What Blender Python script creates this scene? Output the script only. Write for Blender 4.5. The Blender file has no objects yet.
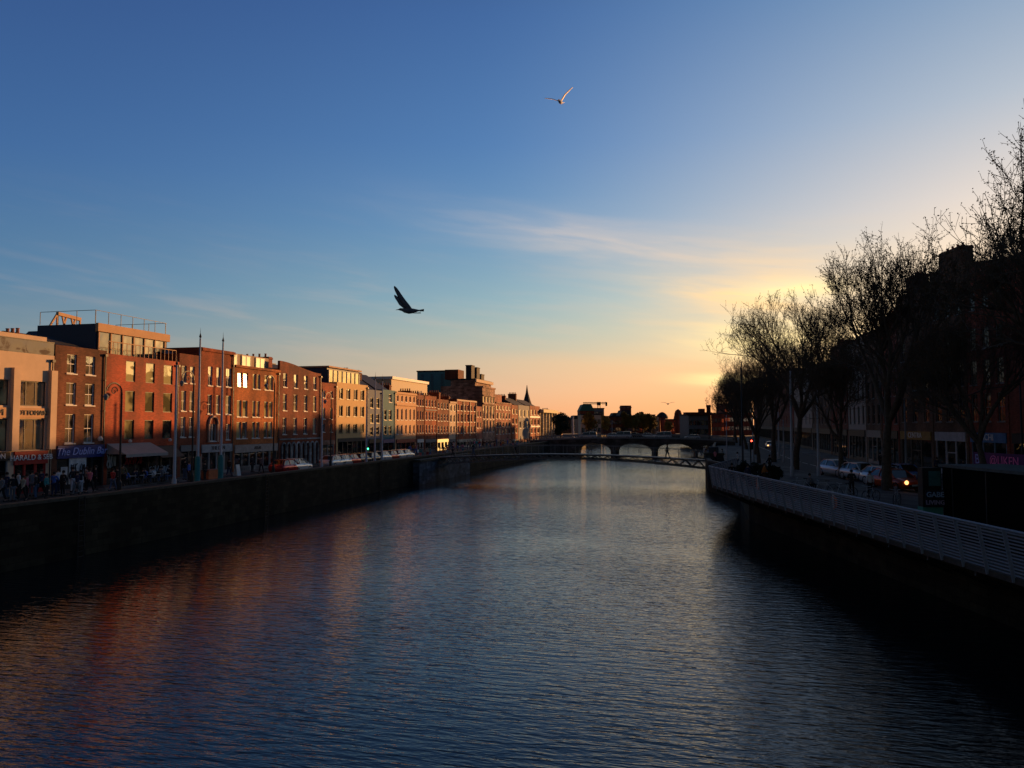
import bpy, bmesh, math, random
from mathutils import Vector, Matrix
R = math.radians
random.seed(7)
scn = bpy.context.scene
C = scn.collection

# ------------------------------------------------------------------ view geometry (metres, water level z = 0)
YAW, PITCH, F, CZ = R(13.54), R(3.01), 760.0, 7.8
GZ = 2.7                                    # street level
def ray(px, py):
    f = Vector((-math.sin(YAW)*math.cos(PITCH), math.cos(YAW)*math.cos(PITCH), math.sin(PITCH)))
    r = Vector((math.cos(YAW), math.sin(YAW), 0))
    u = Vector((math.sin(YAW)*math.sin(PITCH), -math.cos(YAW)*math.sin(PITCH), math.cos(PITCH)))
    return f + r*((px-512)/F) + u*((384-py)/F)
def onX(px, py, X):
    d = ray(px, py); t = X/d.x
    return d.y*t, CZ + d.z*t
def Yof(px, X): return onX(px, 424, X)[0]
def Zof(px, py, X): return onX(px, py, X)[1]
def Pc(lat, dep):                           # right of / ahead of the viewpoint -> world
    return (lat*math.cos(YAW) - dep*math.sin(YAW), lat*math.sin(YAW) + dep*math.cos(YAW))

# ------------------------------------------------------------------ mesh helpers
class MB:
    def __init__(s): s.v = []; s.f = []
    def quad(s, a, b, c, d):
        n = len(s.v); s.v += [a, b, c, d]; s.f.append((n, n+1, n+2, n+3)); return s
    def poly(s, pts):
        n = len(s.v); s.v += list(pts); s.f.append(tuple(range(n, n+len(pts)))); return s
    def box(s, x0, x1, y0, y1, z0, z1):
        n = len(s.v)
        s.v += [(x0,y0,z0),(x1,y0,z0),(x1,y1,z0),(x0,y1,z0),(x0,y0,z1),(x1,y0,z1),(x1,y1,z1),(x0,y1,z1)]
        s.f += [(n,n+3,n+2,n+1),(n+4,n+5,n+6,n+7),(n,n+1,n+5,n+4),(n+1,n+2,n+6,n+5),(n+2,n+3,n+7,n+6),(n+3,n,n+4,n+7)]
        return s
    def tube(s, pts, rad, n=8, caps=True):
        pts = [Vector(p) for p in pts]
        if not isinstance(rad, (list, tuple)): rad = [rad]*len(pts)
        base = len(s.v)
        prev = None
        for i, p in enumerate(pts):
            a = pts[max(i-1, 0)]; b = pts[min(i+1, len(pts)-1)]
            t = (b-a).normalized()
            ref = prev if prev is not None else (Vector((0,0,1)) if abs(t.z) < .9 else Vector((1,0,0)))
            e1 = (ref - t*ref.dot(t))
            if e1.length < 1e-5: e1 = t.orthogonal()
            e1.normalize(); prev = e1; e2 = t.cross(e1)
            for k in range(n):
                an = 2*math.pi*k/n
                s.v.append(tuple(p + (e1*math.cos(an) + e2*math.sin(an))*rad[i]))
        for i in range(len(pts)-1):
            for k in range(n):
                a = base+i*n+k; b = base+i*n+(k+1) % n
                s.f.append((a, b, b+n, a+n))
        if caps:
            s.f.append(tuple(base+k for k in reversed(range(n))))
            s.f.append(tuple(base+(len(pts)-1)*n+k for k in range(n)))
        return s
    def bar(s, a, b, w, h=None):            # square bar between two points
        h = h or w
        a = Vector(a); b = Vector(b); t = (b-a).normalized()
        up = Vector((0,0,1)) if abs(t.z) < .95 else Vector((1,0,0))
        e1 = t.cross(up).normalized()*w/2; e2 = e1.cross(t).normalized()*h/2
        n = len(s.v)
        for p in (a, b):
            for q in (-e1-e2, e1-e2, e1+e2, -e1+e2): s.v.append(tuple(p+q))
        s.f += [(n,n+3,n+2,n+1),(n+4,n+5,n+6,n+7),(n,n+1,n+5,n+4),(n+1,n+2,n+6,n+5),(n+2,n+3,n+7,n+6),(n+3,n,n+4,n+7)]
        return s
    def lathe(s, prof, n=12, c=(0,0,0)):
        base = len(s.v)
        for r, z in prof:
            for k in range(n):
                a = 2*math.pi*k/n
                s.v.append((c[0]+r*math.cos(a), c[1]+r*math.sin(a), c[2]+z))
        for i in range(len(prof)-1):
            for k in range(n):
                a = base+i*n+k; b = base+i*n+(k+1) % n
                s.f.append((a, b, b+n, a+n))
        return s
    def prism(s, prof, y0, y1):             # profile in x,z extruded along y
        n = len(s.v); m = len(prof)
        s.v += [(x, y0, z) for x, z in prof] + [(x, y1, z) for x, z in prof]
        s.f.append(tuple(n+i for i in range(m))); s.f.append(tuple(n+m+i for i in reversed(range(m))))
        for i in range(m):
            j = (i+1) % m
            s.f.append((n+i, n+m+i, n+m+j, n+j))
        return s
    def mesh(s, name, mat, smooth=False):
        me = bpy.data.meshes.new(name)
        me.from_pydata([tuple(v) for v in s.v], [], s.f)
        if mat: me.materials.append(mat)
        if smooth:
            for p in me.polygons: p.use_smooth = True
        me.update()
        bm = bmesh.new(); bm.from_mesh(me); bmesh.ops.recalc_face_normals(bm, faces=bm.faces); bm.to_mesh(me); bm.free()
        return me
    def obj(s, name, mat, parent=None, smooth=False, loc=None):
        return link(name, s.mesh(name, mat, smooth), parent, loc)
def link(name, data, parent=None, loc=None):
    o = bpy.data.objects.new(name, data); C.objects.link(o)
    if parent: o.parent = parent
    if loc: o.location = loc
    return o
def thing(name, label, cat, loc=(0,0,0), rz=0, group=None):
    o = bpy.data.objects.new(name, None); C.objects.link(o)
    o.empty_display_size = .2
    o.location = loc; o.rotation_euler = (0, 0, rz)
    return tag(o, label, cat, group)
def tag(o, label, cat, group=None):
    o['label'] = label; o['category'] = cat
    if group: o['group'] = group
    return o
def struct(o): o['kind'] = 'structure'; return o
def dup(root, loc, rz, label, group=None, sc=1.0):
    def cp(o, par):
        c = o.copy(); C.objects.link(c)
        if par: c.parent = par
        for ch in list(o.children): cp(ch, c)
        return c
    r = cp(root, None); r.location = loc; r.rotation_euler = (0, 0, rz); r.scale = (sc,)*3
    r['label'] = label
    if group: r['group'] = group
    return r
used = set()
def place(proto, loc, rz, label, group=None, sc=1.0):
    if proto.name not in used:
        used.add(proto.name)
        proto.location = loc; proto.rotation_euler = (0, 0, rz); proto.scale = (sc,)*3
        proto['label'] = label
        if group: proto['group'] = group
        return proto
    return dup(proto, loc, rz, label, group, sc)

# ------------------------------------------------------------------ materials
def srgb(r, g, b):
    f = lambda c: (c/255/12.92) if c/255 <= .04045 else ((c/255+.055)/1.055)**2.4
    return (f(r), f(g), f(b), 1)
mats = {}
def mat(name, col, rough=.8, metal=0, var=.25, scale=3.0, bump=0, spec=.3, kind='noise', emit=None, es=0, bscale=1, mortar=None):
    if name in mats: return mats[name]
    m = bpy.data.materials.new(name); m.use_nodes = True
    nt = m.node_tree; N = nt.nodes; L = nt.links
    b = N['Principled BSDF']
    b.inputs['Roughness'].default_value = rough; b.inputs['Metallic'].default_value = metal
    b.inputs['Specular IOR Level'].default_value = spec
    tc = N.new('ShaderNodeTexCoord')
    no = N.new('ShaderNodeTexNoise'); no.inputs['Scale'].default_value = scale; no.inputs['Detail'].default_value = 6
    no.inputs['Roughness'].default_value = .65
    L.new(tc.outputs['Object'], no.inputs['Vector'])
    rp = N.new('ShaderNodeValToRGB')
    c = Vector(col[:3])
    rp.color_ramp.elements[0].position = .3; rp.color_ramp.elements[1].position = .72
    rp.color_ramp.elements[0].color = (*(c*(1-var)), 1); rp.color_ramp.elements[1].color = (*(c*(1+var)), 1)
    L.new(no.outputs['Fac'], rp.inputs['Fac'])
    out = rp.outputs['Color']
    hgt = no.outputs['Fac']
    if kind in ('brick', 'stone'):
        sp = N.new('ShaderNodeSeparateXYZ'); L.new(tc.outputs['Object'], sp.inputs[0])
        ad = N.new('ShaderNodeMath'); ad.operation = 'ADD'; L.new(sp.outputs['X'], ad.inputs[0]); L.new(sp.outputs['Y'], ad.inputs[1])
        cb = N.new('ShaderNodeCombineXYZ'); L.new(ad.outputs[0], cb.inputs['X']); L.new(sp.outputs['Z'], cb.inputs['Y'])
        br = N.new('ShaderNodeTexBrick'); L.new(cb.outputs[0], br.inputs['Vector'])
        if kind == 'brick':
            br.inputs['Brick Width'].default_value = .23; br.inputs['Row Height'].default_value = .078; br.inputs['Mortar Size'].default_value = .008
        else:
            br.inputs['Brick Width'].default_value = .95; br.inputs['Row Height'].default_value = .38; br.inputs['Mortar Size'].default_value = .016
        br.inputs['Scale'].default_value = 1.0
        lo_ = .72 if kind == 'brick' else .5; br.inputs['Color1'].default_value = (lo_, lo_, lo_, 1); br.inputs['Color2'].default_value = (1.92-lo_, 1.92-lo_, 1.92-lo_, 1)
        mo = mortar or (1.0, .95, .9)
        br.inputs['Mortar'].default_value = (*mo, 1)
        mx = N.new('ShaderNodeMix'); mx.data_type = 'RGBA'; mx.blend_type = 'MULTIPLY'; mx.inputs[0].default_value = 1
        L.new(out, mx.inputs[6]); L.new(br.outputs['Color'], mx.inputs[7]); out = mx.outputs[2]
        # weather streaks / big patches
        n2 = N.new('ShaderNodeTexNoise'); n2.inputs['Scale'].default_value = .4; n2.inputs['Detail'].default_value = 7
        mp = N.new('ShaderNodeMapping'); mp.inputs['Scale'].default_value = (1, 1, .35)
        L.new(tc.outputs['Object'], mp.inputs[0]); L.new(mp.outputs[0], n2.inputs['Vector'])
        mr = N.new('ShaderNodeMapRange'); mr.inputs[1].default_value = .35; mr.inputs[2].default_value = .7
        mr.inputs[3].default_value = .42; mr.inputs[4].default_value = 1.3; L.new(n2.outputs['Fac'], mr.inputs[0])
        mx2 = N.new('ShaderNodeMix'); mx2.data_type = 'RGBA'; mx2.blend_type = 'MULTIPLY'; mx2.inputs[0].default_value = 1
        L.new(out, mx2.inputs[6]); L.new(mr.outputs[0], mx2.inputs[7]); out = mx2.outputs[2]
        hgt = br.outputs['Fac']
    L.new(out, b.inputs['Base Color'])
    if bump:
        bp = N.new('ShaderNodeBump'); bp.inputs['Strength'].default_value = min(1, bump); bp.inputs['Distance'].default_value = .02*bscale
        if kind in ('brick', 'stone'): bp.invert = True
        L.new(hgt, bp.inputs['Height']); L.new(bp.outputs[0], b.inputs['Normal'])
    if emit:
        b.inputs['Emission Color'].default_value = emit; b.inputs['Emission Strength'].default_value = es
    mats[name] = m
    return m
def glass_mat(name, tint=(.012,.014,.016), refl=.35, rough=.02, wob=.6, blind=(.07,.06,.045), bp_=.45):
    if name in mats: return mats[name]
    m = bpy.data.materials.new(name); m.use_nodes = True
    nt = m.node_tree; N = nt.nodes; L = nt.links
    N.remove(N['Principled BSDF']); out = N['Material Output']
    tc = N.new('ShaderNodeTexCoord'); no = N.new('ShaderNodeTexNoise'); no.inputs['Scale'].default_value = .9; no.inputs['Detail'].default_value = 1
    ge = N.new('ShaderNodeNewGeometry')
    L.new(ge.outputs['Position'], no.inputs['Vector'])
    bp = N.new('ShaderNodeBump'); bp.inputs['Strength'].default_value = wob; bp.inputs['Distance'].default_value = .03
    L.new(no.outputs['Fac'], bp.inputs['Height'])
    # interior: blinds and curtains differ from room to room
    n2 = N.new('ShaderNodeTexNoise'); n2.inputs['Scale'].default_value = .5; L.new(ge.outputs['Position'], n2.inputs['Vector'])
    rp = N.new('ShaderNodeValToRGB'); rp.color_ramp.elements[0].position = bp_; rp.color_ramp.elements[1].position = bp_+.12
    rp.color_ramp.elements[0].color = (*tint, 1); rp.color_ramp.elements[1].color = (*blind, 1)
    L.new(n2.outputs['Fac'], rp.inputs['Fac'])
    df = N.new('ShaderNodeBsdfDiffuse'); L.new(rp.outputs[0], df.inputs['Color'])
    gl = N.new('ShaderNodeBsdfGlossy'); gl.inputs['Roughness'].default_value = rough; gl.inputs['Color'].default_value = (.95,.95,.93,1)
    L.new(bp.outputs[0], gl.inputs['Normal'])
    fr = N.new('ShaderNodeFresnel'); fr.inputs['IOR'].default_value = 1.5
    ad = N.new('ShaderNodeMath'); ad.operation = 'ADD'; ad.use_clamp = True; ad.inputs[1].default_value = refl; L.new(fr.outputs[0], ad.inputs[0])
    mx = N.new('ShaderNodeMixShader'); L.new(ad.outputs[0], mx.inputs[0]); L.new(df.outputs[0], mx.inputs[1]); L.new(gl.outputs[0], mx.inputs[2])
    L.new(mx.outputs[0], out.inputs['Surface'])
    mats[name] = m
    return m

M_pane = glass_mat('window_glass', refl=.36, blind=(.3,.24,.14), bp_=.42)
M_blind = glass_mat('window_glass_with_blind', refl=.2, tint=(.12,.11,.05), blind=(.5,.44,.2), bp_=.4)
M_pane_shade = glass_mat('window_glass_dark_room', refl=.1)
M_pane_dim = glass_mat('window_glass_plain', refl=.05, tint=(.006,.007,.009))
M_pane_sun = glass_mat('window_glass_tilted', refl=.0, rough=.27, wob=.1)
M_white = mat('white_painted_wood', (.62,.6,.55), .6, var=.1)
M_dkframe = mat('dark_metal_frame', (.03,.03,.032), .5, var=.2)
M_slate = mat('slate_roof', (.03,.03,.034), .8, var=.35, scale=6, bump=.3)
M_black = mat('black_paint', (.012,.012,.013), .6, var=.3)
M_conc = mat('concrete', (.3,.28,.25), .85, var=.2, scale=2, bump=.2)
M_stone = mat('limestone_ashlar', (.24,.23,.21), .85, kind='stone', bump=.5, var=.2)
M_quay = mat('wet_granite_shade_toned', (.026,.023,.013), .8, kind='stone', bump=.7, var=.5, scale=1.2, bscale=1.5, mortar=(.5,.48,.4), spec=.15)  # near black: deep shade of the quay walls put into the stone colour
M_coping = mat('granite_coping', (.06,.055,.04), .8, var=.35, scale=4, bump=.4)
M_asph = mat('asphalt', (.045,.047,.05), .85, var=.25, scale=14, bump=.25)
M_pave = mat('pavement_slabs', (.11,.11,.11), .85, var=.2, scale=5, kind='stone', bump=.3)
M_paint = mat('road_marking_paint', (.62,.62,.6), .7, var=.15, scale=20)
M_rail = mat('weathered_rail_steel', (.25,.28,.34), .6, metal=.2, var=.15, scale=8)
M_steel = mat('galvanised_steel', (.4,.41,.44), .5, metal=.0, var=.12, scale=8)
M_grey = mat('grey_painted_steel', (.2,.21,.22), .5, var=.1)
M_teal = mat('teal_paint', (.03,.2,.2), .6, var=.2)
M_iron = mat('dark_cast_iron', (.02,.022,.024), .5, var=.2)
M_leaf = mat('bud_leaves', (.11,.075,.04), .8, var=.5, scale=2)
M_bark = mat('plane_bark', (.09,.072,.055), .9, var=.5, scale=5, bump=.6)
M_green = mat('leaf_green', (.05,.062,.02), .8, var=.5, scale=1)
M_olive = mat('leaf_olive', (.2,.15,.035), .8, var=.5, scale=1)  # brightened: sunlight on the far trees put into the leaf colour
M_dkgreen = mat('leaf_dark', (.02,.03,.014), .8, var=.5, scale=1)

# ------------------------------------------------------------------ facade and building makers
def facade(mb, W, H, holes, y=0, dep=.18, z0=0, topf=None):
    xs = sorted({0, W} | {h[0] for h in holes} | {h[1] for h in holes})
    zs = sorted({z0, H} | {h[2] for h in holes} | {h[3] for h in holes})
    for i in range(len(xs)-1):
        for j in range(len(zs)-1):
            cx = (xs[i]+xs[i+1])/2; cz = (zs[j]+zs[j+1])/2
            if any(h[0] < cx < h[1] and h[2] < cz < h[3] for h in holes): continue
            mb.quad((xs[i],y,zs[j]), (xs[i+1],y,zs[j]), (xs[i+1],y,zs[j+1]), (xs[i],y,zs[j+1]))
    for a, b, c, d in holes:
        mb.quad((a,y,c),(a,y+dep,c),(a,y+dep,d),(a,y,d)); mb.quad((b,y,c),(b,y,d),(b,y+dep,d),(b,y+dep,c))
        mb.quad((a,y,d),(a,y+dep,d),(b,y+dep,d),(b,y,d)); mb.quad((a,y,c),(b,y,c),(b,y+dep,c),(a,y+dep,c))
wcache = {}
def window(parent, x0, x1, z0, z1, y=.1, style='sash', fm=None, pm=None, sill=True):
    fm = fm or M_white; pm = pm or M_pane
    w = round(x1-x0, 2); h = round(z1-z0, 2)
    key = (w, h, style, fm.name, pm.name, sill)
    if key not in wcache:
        f = MB(); t = min(.07, w*.1)
        f.box(-w/2, -w/2+t, 0, .07, 0, h); f.box(w/2-t, w/2, 0, .07, 0, h)
        f.box(-w/2+t, w/2-t, 0, .07, h-t, h); f.box(-w/2+t, w/2-t, 0, .07, 0, t)
        if style == 'sash':
            f.box(-w/2+t, w/2-t, .005, .065, h/2-.03, h/2+.03); f.box(-.018, .018, .015, .055, t, h/2-.03); f.box(-.018, .018, .015, .055, h/2+.03, h-t)
        elif style == 'pair':
            f.box(-.05, .05, 0, .07, t, h-t)
        elif style == 'tri':
            for k in (-1, 1): f.box(k*w/6-.035, k*w/6+.035, 0, .07, t, h-t)
        elif style == 'grid':
            n = max(2, int(w/1.0))
            for k in range(1, n): f.box(-w/2+w*k/n-.03, -w/2+w*k/n+.03, 0, .07, t, h-t)
        if sill: f.box(-w/2-.06, w/2+.06, -.17, -.003, -.09, .0)
        p = MB().box(-w/2+t*.6, w/2-t*.6, .03, .045, t*.6, h-t*.6)
        wcache[key] = (f.mesh('window', fm), p.mesh('pane', pm))
    fmsh, pmsh = wcache[key]
    o = link('window', fmsh, parent, ((x0+x1)/2, y, z0))
    p = link('pane', pmsh, o)
    return o
def text_mesh(txt, size, m, depth=.02, font_shear=0, bold=0):
    cu = bpy.data.curves.new('lettering', 'FONT'); cu.body = txt; cu.size = size; cu.extrude = depth; cu.shear = font_shear
    cu.offset = bold; cu.align_x = 'CENTER'; cu.align_y = 'CENTER'; cu.resolution_u = 3
    o = bpy.data.objects.new('tmp', cu); C.objects.link(o)
    dg = bpy.context.evaluated_depsgraph_get(); me = bpy.data.meshes.new_from_object(o.evaluated_get(dg))
    bpy.data.objects.remove(o); me.name = 'lettering'; me.materials.clear(); me.materials.append(m)
    return me
def lettering(parent, txt, x, y, z, size, m, **k):
    o = link('lettering', text_mesh(txt, size, m, **k), parent, (x, y, z)); o.rotation_euler = (R(90), 0, 0); return o
def scribble(parent, x0, x1, z0, z1, y, m, n=8, rad=.03, seed=1, name='graffiti'):
    rn = random.Random(seed); mb = MB()
    for i in range(n):
        cx = x0+(x1-x0)*(i+.5)/n; w = (x1-x0)/n*.6; pts = []
        ph = rn.random()*6; kx = rn.choice((1,2,3)); kz = rn.choice((1,2))
        for k in range(9):
            t = k/8*2*math.pi
            pts.append((cx+w*math.sin(kx*t+ph)*.7, y, (z0+z1)/2+(z1-z0)*.45*math.cos(kz*t+ph*.7)))
        mb.tube(pts, rad, 4)
    return mb.obj(name, m, parent)

def cols_from_px(pxs, X, Y0, W, right=False):
    return pxs
def P0_left(s): return s.P0[0] < 0 and s.P0[1] < 110
class B:
    """A building with its facade along the line P0->P1 (image left to image right), depth behind it."""
    def __init__(s, label, cat, P0, P1, H, wall, depth=10, group=None, name='terraced_building', base=GZ+.12):
        dx, dy = P1[0]-P0[0], P1[1]-P0[1]
        s.W = math.hypot(dx, dy); s.H = H; s.D = depth; s.wall = wall
        s.P0 = P0; s.u = (dx/s.W, dy/s.W)
        s.e = thing(name, label, cat, (P0[0], P0[1], base), math.atan2(dy, dx), group)
        s.holes = []; s.wins = []; s.base = base
    def win(s, x0, x1, z0, z1, **k):
        x0 = max(.15, x0); x1 = min(s.W-.15, x1)
        if x1-x0 < .2: return
        s.holes.append((x0, x1, z0, z1)); s.wins.append((x0, x1, z0, z1, k))
    def hole(s, *h): s.holes.append(h)
    def finish(s, parapet=True, ytop=None):
        W, H, D = s.W, s.H, s.D
        mb = MB(); facade(mb, W, H, s.holes)
        mb.quad((0,0,0),(0,0,H),(0,D,H),(0,D,0)); mb.quad((W,0,0),(W,D,0),(W,D,H),(W,0,H)); mb.quad((0,D,0),(0,D,H),(W,D,H),(W,D,0))
        if parapet:   # inner faces of the parapet
            t = .3
            mb.quad((0,0,H),(W,0,H),(W-t,t,H),(t,t,H)); mb.quad((W,0,H),(W,D,H),(W-t,D-t,H),(W-t,t,H))
            mb.quad((W,D,H),(0,D,H),(t,D-t,H),(W-t,D-t,H)); mb.quad((0,D,H),(0,0,H),(t,t,H),(t,D-t,H))
            for a, b in (((t,t),(W-t,t)),((W-t,t),(W-t,D-t)),((W-t,D-t),(t,D-t)),((t,D-t),(t,t))):
                mb.quad((a[0],a[1],H-.5),(b[0],b[1],H-.5),(b[0],b[1],H),(a[0],a[1],H))
        s.wobj = mb.obj('wall', s.wall, s.e)
        # dark room behind the openings keeps light from passing through
        MB().box(.1, W-.1, .3, D-.1, .05, H-.6).obj('interior', M_black, s.e)
        r = MB().box(.3, W-.3, .3, D-.3, H-.52, H-.45).obj('roof', M_slate, s.e); s.roof = r
        rv = random.Random(int(W*1000))
        for x0, x1, z0, z1, k in s.wins:
            k = dict(k)
            if 'pm' not in k: k['pm'] = rv.choice((M_pane, M_pane, M_blind, M_pane_shade))
            elif k['pm'] is M_blind and rv.random() < .25: k['pm'] = M_pane
            window(s.e, x0, x1, z0, z1, **k)
        if W > 4 and P0_left(s):
            dp = MB().tube([(W-.22,-.1,.1),(W-.22,-.1,H-.5),(W-.22,-.02,H-.35)], .055, 6); dp.box(W-.36,W-.08,-.22,-.01,H-.5,H-.3)
            for q_ in range(int(H/2.5)): dp.box(W-.3,W-.14,-.17,-.005,1+q_*2.5,1.07+q_*2.5)
            dp.obj('downpipe', M_dkframe, s.e)
        return s
    def cornice(s, z, h=.25, out=.2, m=None, name='cornice'):
        return MB().box(-.02, s.W+.02, -out, -.003, z-h/2, z+h/2).obj(name, m or M_conc, s.e)
    def chimney(s, x, y, w, d, h, pots=4, m=None, z=None):
        z = s.H-.46 if z is None else z
        c = MB().box(x-w/2, x+w/2, y-d/2, y+d/2, z, s.H+h).box(x-w/2-.06, x+w/2+.06, y-d/2-.06, y+d/2+.06, s.H+h-.3, s.H+h-.12).obj('chimney', m or s.wall, s.roof)
        p = MB()
        long_y = d > w
        for k in range(pots):
            t = (k+.5)/pots-.5
            p.lathe([(.13,0),(.11,.35),(.14,.36),(.14,.42),(.09,.42)], 8, (x+(0 if long_y else t*w*.9), y+(t*d*.9 if long_y else 0), s.H+h))
        p.obj('chimney_pots', M_terra, c)
    def pitched(s, h=2.2, setb=.35, m=None, ends=True):
        W, D, H = s.W, s.D, s.H-.4
        mb = MB(); a = .05
        mb.prism([(0,0),(1,0)],0,0) if False else None
        y0, y1 = setb, D-setb; ym = (y0+y1)/2
        mb.quad((a,y0,H),(W-a,y0,H),(W-a,ym,H+h),(a,ym,H+h)); mb.quad((a,y1,H),(a,ym,H+h),(W-a,ym,H+h),(W-a,y1,H))
        mb.poly([(a,y0,H),(a,ym,H+h),(a,y1,H)]); mb.poly([(W-a,y0,H),(W-a,y1,H),(W-a,ym,H+h)])
        mb.obj('pitched_roof', m or M_slate, s.roof)
    def shop(s, x0, x1, h, frame, fascia, panes=3, txt=None, tm=None, tsize=.5, doorat=None, fh=.6, glow=None, shear=0, stall=.5):
        """shopfront: opening with display windows, door, fascia board and lettering"""
        s.holes.append((x0, x1, .0, h))
        s._shops = getattr(s, '_shops', []) + [(x0, x1, h, frame, fascia, panes, txt, tm, tsize, doorat, fh, glow, shear, stall)]
    def shops(s):
        for (x0, x1, h, frame, fascia, panes, txt, tm, tsize, doorat, fh, glow, shear, stall) in getattr(s, '_shops', []):
            sf = MB()
            n = panes; w = (x1-x0)/n
            for k in range(n+1):
                xx = x0+k*w; sf.box(max(x0,xx-.09), min(x1,xx+.09), .0, .14, 0, h-fh)
            for k in range(n):
                if k != doorat: sf.box(x0+k*w+.09, x0+(k+1)*w-.09, .02, .14, 0, stall)
            sfo = sf.obj('shopfront', frame, s.e)
            for k in range(n):
                a, b = x0+k*w+.1, x0+(k+1)*w-.1
                if k == doorat:
                    d = MB().box(a, a+.09, .06, .12, 0, 2.2).box(b-.09, b, .06, .12, 0, 2.2).box(a+.09, b-.09, .06, .12, 2.1, 2.2).box(a+.09, b-.09, .06, .12, 0, .3).obj('door', frame, s.e)
                    MB().box(a+.09, b-.09, .08, .1, .3, 2.1).obj('door_glass', M_pane_dim, d)
                    MB().box(a, b, .1, .12, 2.2, h-fh).obj('fanlight', M_pane_dim, sfo)
                else:
                    MB().box(a, b, .09, .105, stall, h-fh).obj('display_window', M_pane_dim, sfo)
            fo = MB().box(x0-.05, x1+.05, -.12, .12, h-fh, h-.02).obj('fascia', fascia, s.e)
            if txt:
                lettering(fo, txt, (x0+x1)/2, -.14, h-fh/2, tsize, tm or M_white, font_shear=shear)
            if glow:
                MB().box(x0+(x1-x0)*.3, x0+(x1-x0)*.7, .2, .24, h-fh-.25, h-fh-.17).obj('strip_light', glow, sfo)
M_terra = mat('terracotta', (.3,.12,.07), .8, var=.2)
M_glow = mat('shop_strip_light', (.8,.78,.7), .5, emit=(1,.9,.75,1), es=1.1)
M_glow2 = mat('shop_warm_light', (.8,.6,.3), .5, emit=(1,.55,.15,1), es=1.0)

LX = -46.9   # left facade line
def zh(px, py, X=LX): return Zof(px, py, X) - (GZ+.12)
def lb(label, px0, px1, pyt, wall, pxt=None, **k):
    Y0, Y1 = Yof(px0, LX), Yof(px1, LX)
    return B(label, 'building', (LX, Y0+.01), (LX, Y1-.01), zh(pxt or px0, pyt), wall, **k), (lambda px: Yof(px, LX)-Y0)
GB = 'riverside terrace on the left quay'
def rows(b, fx, cols, rws, pxr, half=None, **k):
    """cols: pixel pairs; rws: pixel pairs (top, bottom) read at column pxr"""
    for y0, y1 in rws:
        for a, c in cols:
            b.win(fx(a), fx(c), zh(pxr, y1), zh(pxr, y0), **k)

W_cream = mat('cream_render', (.55,.4,.27), .8, var=.1, scale=1)
W_brown = mat('brown_brick', (.19,.07,.037), .85, kind='brick', bump=.4)
W_red = mat('red_painted_brick', (.4,.06,.02), .75, var=.12, kind='brick', bump=.25)
W_brick = mat('red_brick', (.35,.075,.028), .85, kind='brick', bump=.4)
W_orange = mat('orange_brick', (.46,.14,.04), .85, kind='brick', bump=.4)
W_dbrick = mat('dark_red_brick', (.24,.06,.03), .85, kind='brick', bump=.4)
W_yellow = mat('yellow_render', (.62,.4,.17), .8, var=.08, scale=1)
W_blue = mat('grey_blue_render', (.12,.15,.19), .8, var=.12, scale=1)
W_tealr = mat('teal_render', (.035,.14,.17), .8, var=.15, scale=1)
W_peach = mat('peach_render', (.58,.33,.17), .8, var=.1, scale=1)
W_pink = mat('pinkish_brick', (.4,.13,.08), .85, kind='brick', bump=.4)
W_sand = mat('red_sandstone', (.36,.19,.13), .85, kind='stone', bump=.4)
W_lime = mat('pale_limestone', (.5,.42,.3), .85, kind='stone', bump=.3)
W_navy = mat('dark_blue_cladding', (.035,.05,.085), .6, var=.1)
W_glasst = mat('dark_teal_cladding', (.05,.2,.24), .35, var=.2)
W_grey = mat('grey_render', (.16,.16,.16), .8, var=.15, scale=1)
M_signred = mat('sign_red', (.3,.012,.012), .6, var=.15)
M_signblue = mat('sign_blue', (.015,.03,.16), .5, var=.15)
M_letw = mat('lettering_white', (.75,.73,.72), .6, var=.05)
M_letp = mat('lettering_pale_blue', (.4,.42,.75), .6, var=.05)
M_letk = mat('lettering_dark', (.04,.03,.03), .6, var=.05)
M_awn = mat('awning_canvas', (.3,.28,.26), .9, var=.1, scale=2)
M_awnd = mat('awning_canvas_brown', (.1,.075,.055), .9, var=.15)
M_tan = mat('tan_panel', (.5,.3,.16), .8, var=.1, scale=1)

# --- 1 cream modern block at the left edge
b, fx = lb('cream rendered modern block with wide three-pane windows and roof terrace at left edge', -60, 52.5, 355, W_cream, 45, group=GB)
for px0, px1 in ((-52,-28), (-20,8), (16,45)):
    b.win(fx(px0), fx(px1), zh(30,406), zh(30,381), style='tri', fm=M_dkframe, pm=M_blind, sill=False, y=.12)
    b.win(fx(px0), fx(px1), zh(30,450), zh(30,419), style='tri', fm=M_dkframe, pm=M_blind, sill=False, y=.12)
b.shop(fx(-20), fx(9), zh(30,451), M_grey, M_black, 3, 'SALON', M_letw, .5, 1, glow=M_glow)
b.shop(fx(15), fx(47), zh(30,451), M_signred, M_signred, 3, 'HARALD & SEB', M_letw, .55, 2, fh=.95, glow=None)
b.finish(); b.shops()
for px in (-24, 12.5, 50): MB().box(fx(px)-.28, fx(px)+.28, -.3, -.003, zh(30,450), zh(30,369)).obj('pilaster', W_cream, b.e)
for px0, px1 in ((-48,-24),(-20,10),(15,47)): MB().box(fx(px0), fx(px1), -.1, -.003, zh(30,418), zh(30,408)).obj('spandrel_panel', M_tan, b.e)
lettering(b.e, 'OTTOMAN', fx(31), -.13, zh(30,413), .5, M_letk)
lettering(b.e, 'M', fx(-1), -.13, zh(30,413), .62, M_letk)
H = b.H
g = MB().box(0, b.W, .05, .1, H+.01, H+.95).obj('glass_balustrade', glass_mat('balustrade_glass', (.16,.13,.1), .05, blind=(.18,.15,.11)), b.e)
MB().box(0, b.W, .02, .13, H+.95, H+1.02).obj('handrail', M_dkframe, g)
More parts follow.
